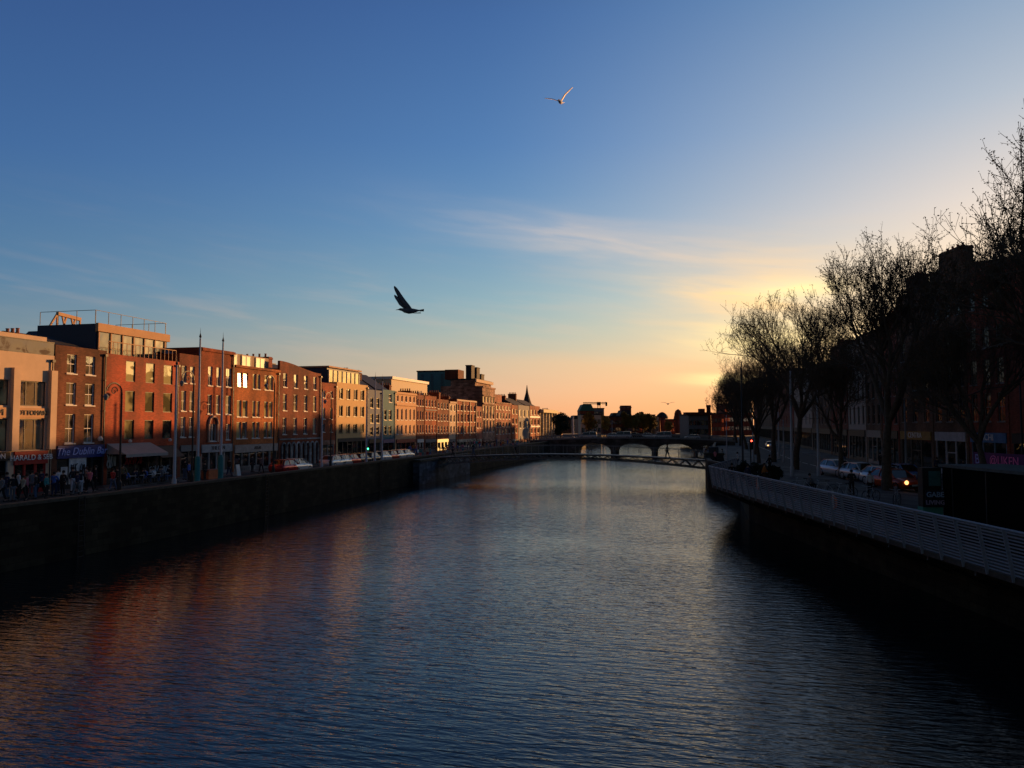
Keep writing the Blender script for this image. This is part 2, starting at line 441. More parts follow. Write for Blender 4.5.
eh = zh(30, 342, LX-1.0); xe = Yof(43, LX-.5)-b.P0[1]; xg = Yof(34, LX-1.5)-b.P0[1]
ph = MB().box(.3, xg, 1.6, 8, H-.45, eh).obj('penthouse', W_grey, b.e)
MB().box(.5, xg-.1, 1.5, 1.58, H, eh-.1).obj('glazing', M_pane_shade, ph)
for k in range(7): MB().box(.4+k*(xg-.6)/6-.05, .4+k*(xg-.6)/6+.05, 1.42, 1.49, H, eh-.1).obj('mullion', M_dkframe, ph)
MB().box(0, xe, .4, 8.2, eh+.003, eh+.42).obj('eaves', W_cream, ph)
for px_ in (12, 33): x_ = Yof(px_, LX-.5)-b.P0[1]; MB().box(x_-.05, x_+.05, .5, .6, H-.4, eh).obj('post', M_dkframe, ph)
for k in range(3): MB().tube([(-2, 9.2, eh+1.0+k*.4), (b.W-.5, 9.2, eh+.9+k*.4)], .03, 4).obj('cable', M_black, ph)
MB().box(b.W-3.6, b.W-.2, 9.0, 9.9, H-.45, H+3.0).obj('plant_screen', W_grey, ph)

# --- 2 narrow brown brick house with the blue bar front
b, fx = lb('narrow brown brick house with two sash columns above the blue bar front', 53, 105, 345, W_brown, 60, group=GB)
rows(b, fx, ((65,75),(84,93.5)), ((355,374),(383,405),(414,443)), 78, style='sash')
b.shop(fx(58), fx(103.5), zh(78,445), M_black, M_signblue, 4, 'The Dublin Bar', M_letp, .82, 3, fh=1.0, shear=.3)
b.finish(); b.shops(); b.pitched(1.6, .3, M_slate)
b.chimney(.45, 4.5, .8, 1.6, 1.0, 3)
wm = mat('window_poster_white', (.5,.5,.48), .8, var=.4, scale=3)
MB().box(fx(70), fx(87), -.03, -.01, .35, 2.35).obj('white_poster', wm, b.e)
MB().box(fx(62), fx(68.5), -.03, -.01, .35, 1.7).obj('white_poster', wm, b.e)
scribble(b.e, fx(71), fx(86), .7, 2.0, -.06, M_letk, 4, .035, 5, 'poster_print')
lp = MB().lathe([(0,0),(.16,.05),(.2,.2),(.12,.36),(0,.4)], 10, (fx(97), -.35, zh(97,441))).obj('wall_lamp', M_white, b.e)

# --- 3 red painted house with big glass penthouse
b, fx = lb('tall bright red painted building with nine dark framed windows and grey awning', 105, 178, 353, W_red, 105, group=GB)
rows(b, fx, ((124.5,134),(144.5,153.5),(162.5,171.5)), ((363,383),(392,412),(420,439)), 149, style='plain', fm=M_dkframe, pm=M_blind, sill=False, y=.06)
b.shop(fx(108), fx(174), zh(150,446), M_dkframe, M_awnd, 5, None, None, .5, 2, fh=.5)
b.finish(); b.shops()
aw = MB(); a0, a1 = fx(107), fx(150); zt, zb = zh(130,443), zh(130,453)
aw.quad((a0,-.05,zt),(a1,-.05,zt),(a1-.0,-1.9,zb),(a0,-1.9,zb)); aw.quad((a0,-1.9,zb),(a1,-1.9,zb),(a1,-1.9,zb-.25),(a0,-1.9,zb-.25))
aw.poly([(a0,-.05,zt),(a0,-1.9,zb),(a0,-.05,zb)]); aw.poly([(a1,-.05,zt),(a1,-.05,zb),(a1,-1.9,zb)])
o = aw.obj('awning', M_awn, b.e); so = o.modifiers.new('s', 'SOLIDIFY'); so.thickness = .03
aw = MB(); a0, a1 = fx(151), fx(174); zt = zh(160,446)
aw.quad((a0,-.05,zt),(a1,-.05,zt),(a1,-1.2,zt-1),(a0,-1.2,zt-1))
o = aw.obj('awning', M_awnd, b.e); so = o.modifiers.new('s', 'SOLIDIFY'); so.thickness = .03
scribble(b.e, fx(107), fx(116), 1.3, 2.5, -.07, mat('graffiti_cream', (.55,.5,.4), .8), 5, .045, 3)
scribble(b.e, fx(125), fx(142), 1.5, 2.3, -.07, mat('graffiti_red', (.5,.05,.05), .8), 7, .05, 8)
scribble(b.e, fx(150), fx(170), .5, 1.3, -.07, mat('graffiti_white', (.5,.5,.5), .8), 9, .035, 4)
for px in (128, 168): MB().lathe([(0,0),(.14,.05),(.16,.2),(0,.3)], 8, (fx(px), -.25, zh(150,442))).obj('wall_lamp', M_white, b.e)
H = b.H
pz = zh(95, 321, LX-2.5)
xl = Yof(93, LX-2.5)-b.P0[1]; xr = Yof(165, LX-2.5)-b.P0[1]; pz = zh(93, 323, LX-2.5); pw = xr-xl
ph = MB().box(xl, xr, 2.5, 8.5, H-.45, pz).obj('penthouse', W_navy, b.e)
MB().box(xl-.05, xr+.05, 2.2, 2.49, pz-.65, pz+.05).obj('fascia_beam', M_tan, ph)
MB().box(xl+.2, xr-.5, 2.36, 2.46, H-.4, pz-.7).obj('glazing', glass_mat('penthouse_glass', (.12,.085,.045), .12, .1), ph)
for k in range(7): MB().box(xl+.1+k*(pw-.7)/6, xl+.22+k*(pw-.7)/6, 2.26, 2.35, H-.4, pz-.7).obj('mullion', M_tan, ph)
rl = MB()
for k in range(7):
    x = xl+.1+k*(pw-.2)/6; rl.box(x-.02, x+.02, 2.6, 2.64, pz+.05, pz+1.15)
for k in range(4): rl.box(xl+.05, xl+.09, 2.6+k*1.9, 2.64+k*1.9, pz+.05, pz+1.15); rl.box(xr-.09, xr-.05, 2.6+k*1.9, 2.64+k*1.9, pz+.05, pz+1.15)
rl.box(xl, xr, 2.6, 2.64, pz+1.15, pz+1.19); rl.box(xl+.05, xl+.09, 2.65, 8.3, pz+1.15, pz+1.19); rl.box(xr-.09, xr-.05, 2.65, 8.3, pz+1.15, pz+1.19)
rl.obj('roof_railing', M_dkframe, ph)
gr = MB()
for k in range(17): gr.box(.3+k*(b.W-.6)/16-.02, .3+k*(b.W-.6)/16+.02, .12, .16, H, H+1.0)
gr.box(.3, b.W-.3, .1, .18, H+1.0, H+1.06); gr.obj('terrace_railing', M_tan, b.e)
# stair house with slanting frame on top, left of the penthouse
xa, xb, xc = (Yof(p_, LX-9)-b.P0[1] for p_ in (41, 53, 76)); z1_, z2_ = zh(53, 313, LX-9), zh(76, 319, LX-9); zb_ = zh(60, 331, LX-9)
so_ = MB().prism([(xa,H-3),(xc+1,H-3),(xc+1,zb_),(xb,zb_),(xa,zb_-1.2)], 8.6, 12).obj('stair_house', W_navy, ph)
fr = MB(); fr.bar((xa,8.9,zb_-.5),(xb,8.9,z1_),.14); fr.bar((xb,8.9,z1_),(xc,8.9,z2_),.3); fr.bar((xb,8.9,zb_+.1),(xc,8.9,zb_+.1),.2)
for k in range(6):
    t = k/5; x_ = xb+(xc-xb)*t; fr.bar((x_,8.9,z1_+(z2_-z1_)*t),(x_+(.45 if k % 2 else -.45)*(1 if 0 < k < 5 else 0),8.9,zb_),.13)
fr.obj('timber_frame', M_tan, so_)

# --- 4 slim brick house
b, fx = lb('slim brick house with two narrow columns of sashes right of the red building', 178, 200, 354, W_dbrick, 186, group=GB)
rows(b, fx, ((180.5,185.5),(189,193.5)), ((366,383),(391,411),(417,437)), 187, style='sash')
b.shop(fx(181), fx(197), zh(187,445), M_dkframe, W_grey, 2, None, None, .5, 0, glow=M_glow)
b.finish(); b.shops(); b.pitched(1.5, .4, M_black); b.chimney(b.W-.3, 5, .7, 1.8, 1.4, 4)

# --- 5 brick house with arched first-floor window
b, fx = lb('red brick house with an arched stone first-floor window and grey shopfront', 200, 233, 347, W_brick, 202, group=GB)
rows(b, fx, ((207,211.5),(215.5,219.5),(225,230.5)), ((367,386),(395,414)), 216, style='sash')
b.win(fx(209.5), fx(216.5), zh(216,441), zh(216,424), style='pair'); b.win(fx(226), fx(230), zh(216,440), zh(216,424), style='sash')
b.shop(fx(202), fx(232), zh(216,444), M_grey, mat('shop_grey', (.3,.32,.33), .7), 4, 'THE DEN', M_letk, .55, 3, fh=.8, glow=M_glow)
b.finish(); b.shops(); b.cornice(b.H-.2, .3, .15, W_brick)
su = MB()
for px in (208.4, 217.3): su.box(fx(px)-.13, fx(px)+.13, -.15, -.003, zh(216,442), zh(216,424))
pts = [(fx(212.9)+ (fx(217.3)-fx(208.4))/2*math.cos(t), -.08, zh(216,424)+.75*math.sin(t)) for t in [math.pi*k/10 for k in range(11)]]
su.tube(pts, .13, 6); su.obj('arched_surround', mat('pale_stone_trim', (.42,.27,.2), .8), b.e)
b.chimney(.4, 6, .8, 2.2, .5, 5)

# --- 6 orange brick with mansard
b, fx = lb('orange brick building with three lit attic windows and a window mirroring the sun', 233.5, 278.5, 365, W_orange, 236, group=GB)
xx = [((236.5,241.2),(242.3,247.2)), ((252,255.2),(256.2,259.5)), ((263.8,267.5),(268.5,272.3))]
for ci, pr in enumerate(xx):
    for a, c in pr:
        for ri, (t, u) in enumerate(((374,389),(401,417),(422,438))):
            if ci == 0 and ri == 0: continue
            b.win(fx(a), fx(c), zh(255,u), zh(255,t), style='plain', fm=M_white, pm=M_blind)
b.hole(fx(236.5), fx(241.2), zh(255,389), zh(255,374))
b.hole(fx(242.3), fx(247.2), zh(255,389), zh(255,374))
b.shop(fx(235), fx(277), zh(255,444), M_stone, mat('shop_stone', (.36,.3,.26), .8), 6, 'ATLAS', M_letk, .45, 4, fh=.85, glow=M_glow)
b.finish(); b.shops(); b.cornice(b.H-.1, .25, .2, W_orange)
H = b.H; mt = zh(236, 350) - .2
mh = MB().box(.2, b.W-.5, 1.1, 9, H-.45, mt).obj('attic_storey', mat('attic_cladding', (.24,.14,.085), .7), b.e)
for a, c in ((235.8,244.8),(249,258),(262.8,272)): window(mh, fx(a), fx(c), zh(244,368)+.1, zh(244,355)+.1, y=1.0, style='pair', fm=M_white, sill=False)
# the open casement that mirrors the sun: its pane is turned so that it bisects window->viewpoint and window->sun
SUN_AZ, SUN_EL = R(29), R(5.3)
sund = Vector((math.sin(SUN_AZ)*math.cos(SUN_EL), math.cos(SUN_AZ)*math.cos(SUN_EL), math.sin(SUN_EL)))
for pa, pb in ((236.5,241.2),(242.3,247.2)):
    ax, az_ = (fx(pa)+fx(pb))/2, (zh(255,389)+zh(255,374))/2
    wp = Vector((LX, b.P0[1]+ax, GZ+.12+az_)); tocam = (Vector((0,0,CZ))-wp).normalized(); nrm = (tocam+sund).normalized()
    sw, sh = (fx(pb)-fx(pa))/2-.04, (zh(255,374)-zh(255,389))/2-.04
    fr = MB().box(-sw, -sw+.07, -.03, .03, -sh, sh).box(sw-.07, sw, -.03, .03, -sh, sh).box(-sw+.07, sw-.07, -.03, .03, sh-.07, sh).box(-sw+.07, sw-.07, -.03, .03, -sh, -sh+.07)
    o = fr.obj('open_window', M_white, b.e, loc=(ax, .08, az_))
    lo = Vector((nrm.y, -nrm.x, nrm.z))   # world normal in the building's frame (rz = 90 deg)
    o.rotation_euler = (-lo).to_track_quat('Y', 'Z').to_euler()
    MB().box(-sw+.05, sw-.05, -.008, .008, -sh+.05, sh-.05).obj('pane', M_pane_sun, o)

# --- 7 brown brick with curved parapet and arcade
b, fx = lb('brown brick warehouse with curved parapet and an arcade of round arches below', 279, 320.5, 371, W_dbrick, 300, group=GB)
rows(b, fx, ((282.5,286.5),(293.3,297),(303.5,307),(312.8,316)), ((375,388.5),(395,411),(418,434)), 300, style='sash')
holes = []
for k in range(8):
    a = .5+k*(b.W-1)/8; w = (b.W-1)/8*.62
    b.hole(a+.2, a+.2+w, .4, 2.7)
b.finish()
ar = MB(); fz = zh(300,438)
for k in range(8):
    a = .5+k*(b.W-1)/8+.2; w = (b.W-1)/8*.62
    MB().box(a, a+w, .12, .14, .4, 2.7).obj('arched_window', M_pane_dim, b.e)
    ar.tube([(a+w/2+(w/2+.06)*math.cos(t), -.06, 2.35+(w/2+.06)*math.sin(t)) for t in [math.pi*j/8 for j in range(9)]], .1, 5)
    ar.box(a-.16, a-.02, -.18, -.003, 0, 2.4); ar.box(a+w+.02, a+w+.16, -.18, -.003, 0, 2.4)
ar.box(0, b.W, -.16, -.003, 3.1, fz); ar.obj('arcade', mat('grey_stone_arcade', (.3,.3,.29), .85, kind='stone'), b.e)
pp = MB(); n = 16; prof = [(b.W*k/n, b.H+.9*math.cos(math.pi*.5*k/n)**2) for k in range(n+1)]
pp.prism([(0,b.H-.02)]+prof+[(b.W,b.H-.02)], .003, .3); pp.obj('curved_parapet', W_dbrick, b.e)
b.chimney(2.5, 5.5, .8, 5.5, 1.6, 6); b.pitched(1.5, .6)
MB().box(b.W*.45, b.W+1.5, 6, 9.9, b.H, zh(300,358)-.4).obj('roof_store', mat('cream_block', (.6,.45,.25), .8), b.roof)

# --- 8 small brick
b, fx = lb('small low brick house squeezed between the arcade warehouse and the yellow block', 320.5, 336, 383, W_brick, 328, group=GB)
rows(b, fx, ((322.5,325),(330,332.5)), ((391,398),(408,419),(424,432)), 328, style='plain')
b.shop(fx(322), fx(334), zh(328,440), M_stone, W_sand, 2, None, None, .5, 1); b.finish(); b.shops()

# --- 9 yellow render block, penthouse glass coloured as if glowing in the sun, blue side
b, fx = lb('yellow rendered four-storey block with twelve plain windows and sunlit glass penthouse', 336.5, 367.5, 382, W_yellow, 338, group=GB, depth=14)
rows(b, fx, ((338.8,342.6),(346,350),(353.3,357.2),(360.2,364)), ((389,399.5),(406,416.5),(424,432.5)), 350, style='pair', fm=M_dkframe)
b.shop(fx(338), fx(366), zh(350,438), M_dkframe, M_awnd, 6, None, None, .5, 2, fh=.5)
b.finish(); b.shops()
pz = zh(340, 369, LX-1); H = b.H
ph = MB().box(-.6, b.W-.6, 1.2, 13.5, H-.45, pz).obj('penthouse', W_navy, b.e)
MB().box(-.4, b.W-.7, 1.05, 1.18, H-.3, pz-.3).obj('glazing', glass_mat('penthouse_glass_sun_tint', (.4,.32,.1), .06, .02, .1, blind=(.75,.66,.3)), ph)  # yellow glow of the low sun put into the glass colour
for k in range(8): MB().box(-.4+k*(b.W-.4)/7-.05, -.4+k*(b.W-.4)/7+.05, .95, 1.04, H-.3, pz-.3).obj('mullion', M_white, ph)
MB().box(-.8, b.W-.4, .8, 13.7, pz+.003, pz+.2).obj('penthouse_roof', M_tan, ph)
MB().box(-6, -1, 6, 13, H, pz-.3).obj('plant_room', W_navy, ph); MB().box(-7.5, -2, 8, 12, H-2, pz+.5).obj('lift_tower', M_black, ph)

# --- 10 grey-blue pair (painted fronts)
b, fx = lb('grey-blue rendered house with dark roof beside the yellow block', 368, 381.5, 390, W_blue, 374, group=GB)
rows(b, fx, ((370,373),(376,379)), ((398,408),(414,423),(427,435)), 374, style='sash', fm=M_dkframe)
b.shop(fx(369), fx(380), zh(374,439), M_black, M_black, 2, None, None, .5, 1); b.finish(); b.shops(); b.pitched(3.2, .3, M_black); b.chimney(.5, 4.5, 1, 2.2, 2.9, 5, W_dbrick); b.chimney(b.W-.6, 4.5, 1, 2.4, 2.8, 5, W_dbrick)
b, fx = lb('teal rendered house with dark gable roof left of the peach building', 382, 395, 390, W_tealr, 388, group=GB)
rows(b, fx, ((388.5,391.5),), ((394,402),), 388, style='sash', fm=M_white)
rows(b, fx, ((384,386.5),(388.5,391.5)), ((410,420),(426,434)), 388, style='sash', fm=M_dkframe)
b.shop(fx(383), fx(394), zh(388,439), M_black, M_signblue, 2, None, None, .5, 1); b.finish(); b.shops(); b.pitched(3.0, .3, M_black)

def simple(label, px0, px1, py, wall, ncol, rws, shopm=None, glow=None, roofh=0, chim=(), trim=None, style='plain', wfrac=.5, fm=None, nm='terraced_building', depth=10):
    b, fx = lb(label, px0+.1, px1-.1, py, wall, (px0+px1)/2, group=GB, name=nm, depth=depth)
    pm = (px0+px1)/2; cw = b.W/ncol
    for t, u in rws:
        for k in range(ncol):
            b.win(cw*(k+.5-wfrac/2), cw*(k+.5+wfrac/2), zh(pm,u), zh(pm,t), style=style, fm=fm or M_white)
    b.shop(.4, b.W-.4, zh(pm,439), shopm or M_dkframe, shopm or M_awnd, max(2, int(b.W/2.2)), None, None, .5, 1, glow=glow)
    b.finish(); b.shops()
    if roofh: b.pitched(roofh, .4)
    for c in chim: b.chimney(b.W*c[0], 5, .9, 2.4, c[1], 5, W_dbrick)
    if trim: b.cornice(b.H-.2, .35, .2, trim)
    return b, fx
M_crimson = mat('crimson_shopfront', (.25,.015,.02), .6)
b, fx = simple('peach rendered palazzo with cornice and five narrow bays of tall windows', 395.2, 416, 392.5, W_peach, 5, ((396,402),(409,420),(425,434)), M_crimson, None, 0, ((.2,1.2),(.75,1.4)), W_peach, wfrac=.42)
b.cornice(zh(405,405), .3, .22, W_peach)
MB().box(0, b.W, 8, 14, b.H-4, b.H-.6).obj('rear_wing', W_brick, b.e)
b, fx = simple('dark brick house with a long pale sunlit roof storey right of the peach palazzo', 416.3, 424.2, 395, W_dbrick, 3, ((399,406),(411,420),(425,433)), M_white, M_glow2)
xa, xb = Yof(391,LX-7)-b.P0[1], Yof(427,LX-7)-b.P0[1]; zz = zh(391,379,LX-7)
rs = MB().box(xa, xb, 7, 12, b.H-1, zz).obj('roof_storey', mat('pale_cladding', (.5,.4,.26), .7, var=.05), b.e)
MB().box(xa-.2, xb+.2, 6.7, 12.2, zz+.003, zz+.5).obj('roof_storey_eave', M_white, rs)
b, fx = simple('red brick house with stone string courses left of the plain brick one', 424.6, 436.5, 396, W_brick, 4, ((400,407),(412,420),(425,433)), W_grey, M_glow, 0, ((.5,1.0),), None, 'sash')
b.cornice(zh(430,410), .2, .12, M_conc)
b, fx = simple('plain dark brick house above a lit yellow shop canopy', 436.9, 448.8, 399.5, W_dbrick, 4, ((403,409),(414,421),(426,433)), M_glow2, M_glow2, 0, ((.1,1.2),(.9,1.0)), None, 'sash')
b, fx = simple('narrow cream rendered house with two window columns', 449.2, 455.8, 401.5, W_cream, 2, ((405,411),(415,422),(426,433)), W_grey, None, 0, (), W_cream)
b, fx = simple('brick offices with tall pale pilasters and cream parapet', 456.2, 476, 400, W_brick, 6, ((405,411),(414,422),(426,433)), W_lime, M_glow, 0, ((.05,1.4),(.5,.8)), W_cream, wfrac=.5)
for k in range(0, 7, 2): MB().box(b.W*k/6-.2+(.2 if k == 0 else 0), b.W*k/6+.2-(.2 if k == 6 else 0), -.16, -.003, zh(466,436), b.H-.4).obj('pilaster', W_cream, b.e)
b, fx = simple('low pinkish brick house with white window surrounds beside the tall sandstone block', 476.3, 482, 406.5, W_pink, 2, ((411,417),(422,428)), W_lime, M_glow)
b, fx = simple('tall red sandstone office block with full-height window strips', 482.3, 495, 387, W_sand, 4, ((397,403),(406,419),(420,432)), W_sand, None, 0, ((.85,1.6),), W_sand, 'plain', .5)
b.cornice(zh(488,404), .4, .3, W_sand); b.cornice(zh(488,396), .3, .25, W_sand)
b, fx = simple('long pink brick block with a blind attic and two big chimneys', 495.3, 511, 402.5, W_pink, 5, ((406,410),(413,419),(422,427),(429,434)), W_sand, M_glow, 0, (), W_sand)
MB().box(b.W*.12, b.W*.75, 1.5, 9, b.H-.4, zh(500,394)).obj('attic_storey', W_pink, b.e); b.chimney(b.W*.22, 4, 1.6, 2, 3.6, 3); b.chimney(b.W*.62, 4, 1.6, 2, 3.4, 3)
b, fx = simple('small brick house between the pink block and the grey pub', 511.3, 518, 405, W_brick, 2, ((409,414),(418,424),(428,433)), W_lime, M_glow)
b, fx = simple('grey rendered corner pub with black hipped roof', 518.3, 529.5, 405.5, W_grey, 3, ((410,417),(421,428)), W_dbrick, M_glow2, 2.6, ((.06,2.6),(.97,3.6)))
b, fx = simple('red brick house with white painted bands right of the grey pub', 529.8, 540, 406, W_brick, 3, ((410,415),(419,425),(428,433)), W_lime, M_glow2, 2.4)
b.cornice(zh(535,417), .5, .1, M_white); b.cornice(zh(535,426.5), .4, .1, M_white)
b, fx = simple('pale classical building with bright columns and cornice catching the sun', 540.3, 555, 409.5, W_lime, 5, ((413,434),), W_lime, None, 0, (), W_lime, 'plain', .4)
for k in range(6): MB().lathe([(.42,0),(.42,.2),(.34,.3),(.3,zh(548,413)-.3),(.42,zh(548,412))], 10, (b.W*(k+.02)/5.04+.0, -.45, 0)).obj('column', W_lime, b.e)
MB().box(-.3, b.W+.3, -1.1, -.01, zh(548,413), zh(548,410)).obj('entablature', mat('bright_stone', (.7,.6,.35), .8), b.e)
b, fx = simple('last pinkish house of the left terrace before the dark tree', 555.3, 562.5, 412, W_peach, 2, ((416,421),(425,431)), W_lime, None, 0, ((.5,1.0),))

# big buildings behind the terrace
def block(label, px0, px1, py, X, wall, name='office_block', dep=16, side=None, strips=0, sm=None, cat='building', roofmat=None, zb=GZ):
    Y0, Y1 = Yof(px0, X), Yof(px1, X)
    H = Zof((px0+px1)/2, py, X)-zb
    if side: dep = X - Y0*math.tan(math.atan((side-512)/760)-YAW)
    e = thing(name, label, cat, (X, Y0, zb), R(90))
    W = Y1-Y0
    MB().box(0, W, 0, dep, 0, H).obj('wall', wall, e)
    MB().box(-.15, W+.15, -.15, dep+.15, H+.003, H+.35).obj('roof', roofmat or M_slate, e)
    for k in range(strips):
        yy = dep*(k+.5)/strips
        MB().box(-.12, -.004, yy-.35, yy+.35, 3, H-.6).obj('window_strip', sm or M_pane, e)
    return e, W, H
e, W, H = block('dark teal clad office block rising behind the terrace', 457, 463, 372, -60, W_glasst, side=417, strips=4, sm=mat('teal_strip', (.05,.13,.16), .4))
e, W, H = block('dark brown brick block with a big water tank behind the terrace', 472, 477, 381, -54, W_dbrick, side=452)
MB().box(-.5, W, 3.5, 7, H+.36, H+2.8).obj('water_tank', W_dbrick, e)
e, W, H = block('red sandstone attic block with a row of dark chimneys behind the terrace', 475, 491, 381.5, -50.5, W_sand, dep=6)
MB().box(-.5, W+.5, -.5, -.16, H-.5, H+.2).obj('cornice', W_cream, e)
for t, hh in ((.02,3.4),(.34,3.2),(.62,1.8)): MB().box(W*t, W*t+2.6, 1, 2.4, H+.36, H+hh).box(W*t-.1, W*t+2.7, .9, 2.5, H+hh+.003, H+hh+.2).obj('chimney', M_slate, e)
# church spire behind the pub
e = thing('church_spire', 'dark slender church spire rising behind the grey pub', 'church spire', (-62, Yof(527,-62), GZ))
Hs = Zof(527,385,-62)-GZ
MB().box(-1.8, 1.8, -1.8, 1.8, 0, Hs-8).obj('tower', W_dbrick, e)
MB().lathe([(2.1,Hs-8),(1.2,Hs-5.5),(.5,Hs-3),(.08,Hs)], 8).obj('spire', M_slate, e)

# ------------------------------------------------------------------ right bank buildings
fac = [Pc(43,-12), Pc(43,60), (22.5,92), (21.5,112), (22,185), (23.5,345)]
def along(line, s):
    for a, b in zip(line, line[1:]):
        L_ = math.hypot(b[0]-a[0], b[1]-a[1])
        if s <= L_: return (a[0]+(b[0]-a[0])*s/L_, a[1]+(b[1]-a[1])*s/L_)
        s -= L_
    return line[-1]
GR = 'shaded terrace on the right quay'
W_r1 = mat('old_red_brick', (.24,.065,.038), .85, kind='brick', bump=.4)
W_r2 = mat('old_brown_brick', (.16,.095,.06), .85, kind='brick', bump=.4)
W_r3 = mat('weathered_cream', (.36,.32,.28), .8, var=.12)
M_winW = M_white
def rb(label, A, Bp, H, wall, ncol, zr, chim=(), shop=None, txt=None, roofh=1.6, style='sash', tm=None):
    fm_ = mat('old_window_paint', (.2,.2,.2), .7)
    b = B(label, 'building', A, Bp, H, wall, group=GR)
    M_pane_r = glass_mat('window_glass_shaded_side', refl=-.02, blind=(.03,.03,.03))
    cw = b.W/ncol
    for z0, z1 in zr:
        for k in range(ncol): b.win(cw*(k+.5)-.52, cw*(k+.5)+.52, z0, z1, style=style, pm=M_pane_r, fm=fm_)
    fr, fa = shop or (M_dkframe, M_black)
    b.shop(.4, b.W-.4, 4.2, fr, fa, max(3, int(b.W/2)), txt, tm or M_letw, .8, 1, fh=.9)
    b.finish(); b.shops()
    if roofh: b.pitched(roofh, .4)
    for x, w, h in chim: b.chimney(b.W*x, 1.3, w, 1.2, h, 4)
    return b
ZR4 = ((5.2,7.8),(8.6,10.9),(11.9,13.9),(15.6,17.4))
M_bluef = mat('blue_fascia', (.05,.16,.35), .6)
M_wf = mat('white_shop_render', (.42,.42,.45), .8)
def s_px(px):
    lo, hi = 0, 330
    for _ in range(40):
        m_ = (lo+hi)/2; x, y = along(fac, m_)
        p_ = 512+760*math.tan(math.atan2(x, y)+YAW)
        if p_ > px or y < 0: lo = m_
        else: hi = m_
    return lo
rr = [
 ('dark red brick corner house with attic windows at the right edge', 1009, 2500, 258, W_r1, 14, ZR4, ((.03,2.4,1.0),), (M_dkframe, M_black), None, None),
 ('red brick house over the blue fronted shop, in deep shade', 968, 1008.5, 262, W_r1, 3, ZR4, (), (mat('blue_shopfront', (.1,.16,.22), .6), M_bluef), 'ACHI', None),
 ('brown brick house with a broad tall chimney stack over the white shop', 933, 967.5, 266, W_r2, 3, ZR4, ((.42,4.0,1.9),), (M_wf, M_wf), None, None),
 ('brown house with a square chimney left of the broad stack', 899, 932.5, 290, W_r2, 3, ((5.2,7.8),(8.6,10.9),(11.9,14)), ((.3,2.8,2.0),), (M_dkframe, mat('ochre_fascia', (.35,.2,.05), .7)), 'CENTRA', None),
 ('dark red brick house with shallow roof behind the near plane tree', 882, 898.5, 318, W_r1, 3, ((5,7.4),(8.2,10.4),(11.4,13.2)), ((.2,2,.8),), None, None, None),
 ('brown brick house with cream shop behind the poles', 866, 881.5, 330, W_r2, 3, ((5,7.4),(8.2,10.4),(11.4,13)), (), (W_r3, W_r3), None, None),
 ('pale grey rendered house further up the right quay', 848, 865.5, 340, W_r3, 4, ((5,7.4),(8.2,10.2),(11,12.6)), ((.5,2,.8),), None, None, None),
 ('dark brick gabled house beyond the pale grey one', 831, 847.5, 344, W_r1, 4, ((5,7.4),(8.2,10.4),(11.4,13.2)), ((.25,2.6,.8),), None, None, None),
 ('plain brown brick warehouse in the middle of the right quay', 812, 830.5, 364, W_r2, 6, ((5,7.2),(8.2,10),(11,12.6)), ((.2,2,.6),), None, None, None),
 ('cream fronted house among the trees of the right quay', 794, 811.5, 370, W_r3, 5, ((5,7),(8,9.6)), ((.8,2,.6),), None, None, None),
 ('red brick terrace house opposite the stone bridge', 776, 793.5, 373, W_r1, 7, ((5,7),(8,9.8)), ((.25,3.5,1.6),), None, None, None),
 ('low brown brick terrace beyond the stone bridge', 758, 775.5, 388, W_r2, 9, ((5,7),(8,9.8)), ((.3,2,.8),(.8,2,.8)), None, None, None),
 ('farthest dark terrace of the right quay', 748.5, 757.5, 392, W_r1, 10, ((5,7),(8,10)), ((.2,2,.8),(.7,2,.8)), None, None, None),
]
for lab, p0, p1, pyt, w, nc, zr, ch, sh, tx, tm in rr:
    s0 = s_px(p1) if p1 < 2000 else 0; s1 = s_px(p0); A_ = along(fac, s1-.03); B_ = along(fac, s0+.03)
    pm_ = p0+ (0 if p1 > 2000 else (p1-p0)/2)
    mx_, my_ = along(fac, s_px(pm_)); dep_ = -mx_*math.sin(YAW)+my_*math.cos(YAW)
    H = CZ+(424-pyt)*dep_/760-GZ-.12
    zr = tuple(q_ for q_ in zr if q_[1] < H-.9)
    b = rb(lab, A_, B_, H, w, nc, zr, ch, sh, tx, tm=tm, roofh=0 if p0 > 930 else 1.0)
# banner on the terrace screen in front of the blue shop
bp0, bp1 = Pc(39.6, 65.5), Pc(39.6, 51)
e = thing('banner', 'purple banner with pink and white lettering on the cafe screen at right edge', 'banner', (bp0[0], bp0[1], GZ+.12), math.atan2(bp1[1]-bp0[1], bp1[0]-bp0[0]))
Wb = math.hypot(bp1[0]-bp0[0], bp1[1]-bp0[1])
MB().box(0, Wb, 0, .06, 1.35, 2.6).obj('panel', mat('banner_purple', (.12,.03,.14), .7), e)
pf = MB()
for k in range(7): pf.box(Wb*k/6-.04, Wb*k/6+.04, .07, .15, 0, 2.35)
pf.obj('frame', M_steel, e)
lettering(e, 'B2', .9, -.03, 1.98, 1.15, mat('banner_lilac', (.4,.38,.8), .6), depth=.01)
lettering(e, '@LIKEN', 4.1, -.03, 1.98, 1.0, mat('banner_pink', (.95,.2,.55), .6), depth=.01)
lettering(e, 'COFFEE &', 10.0, -.03, 1.98, 1.0, mat('banner_rose', (.9,.45,.75), .6), depth=.01)

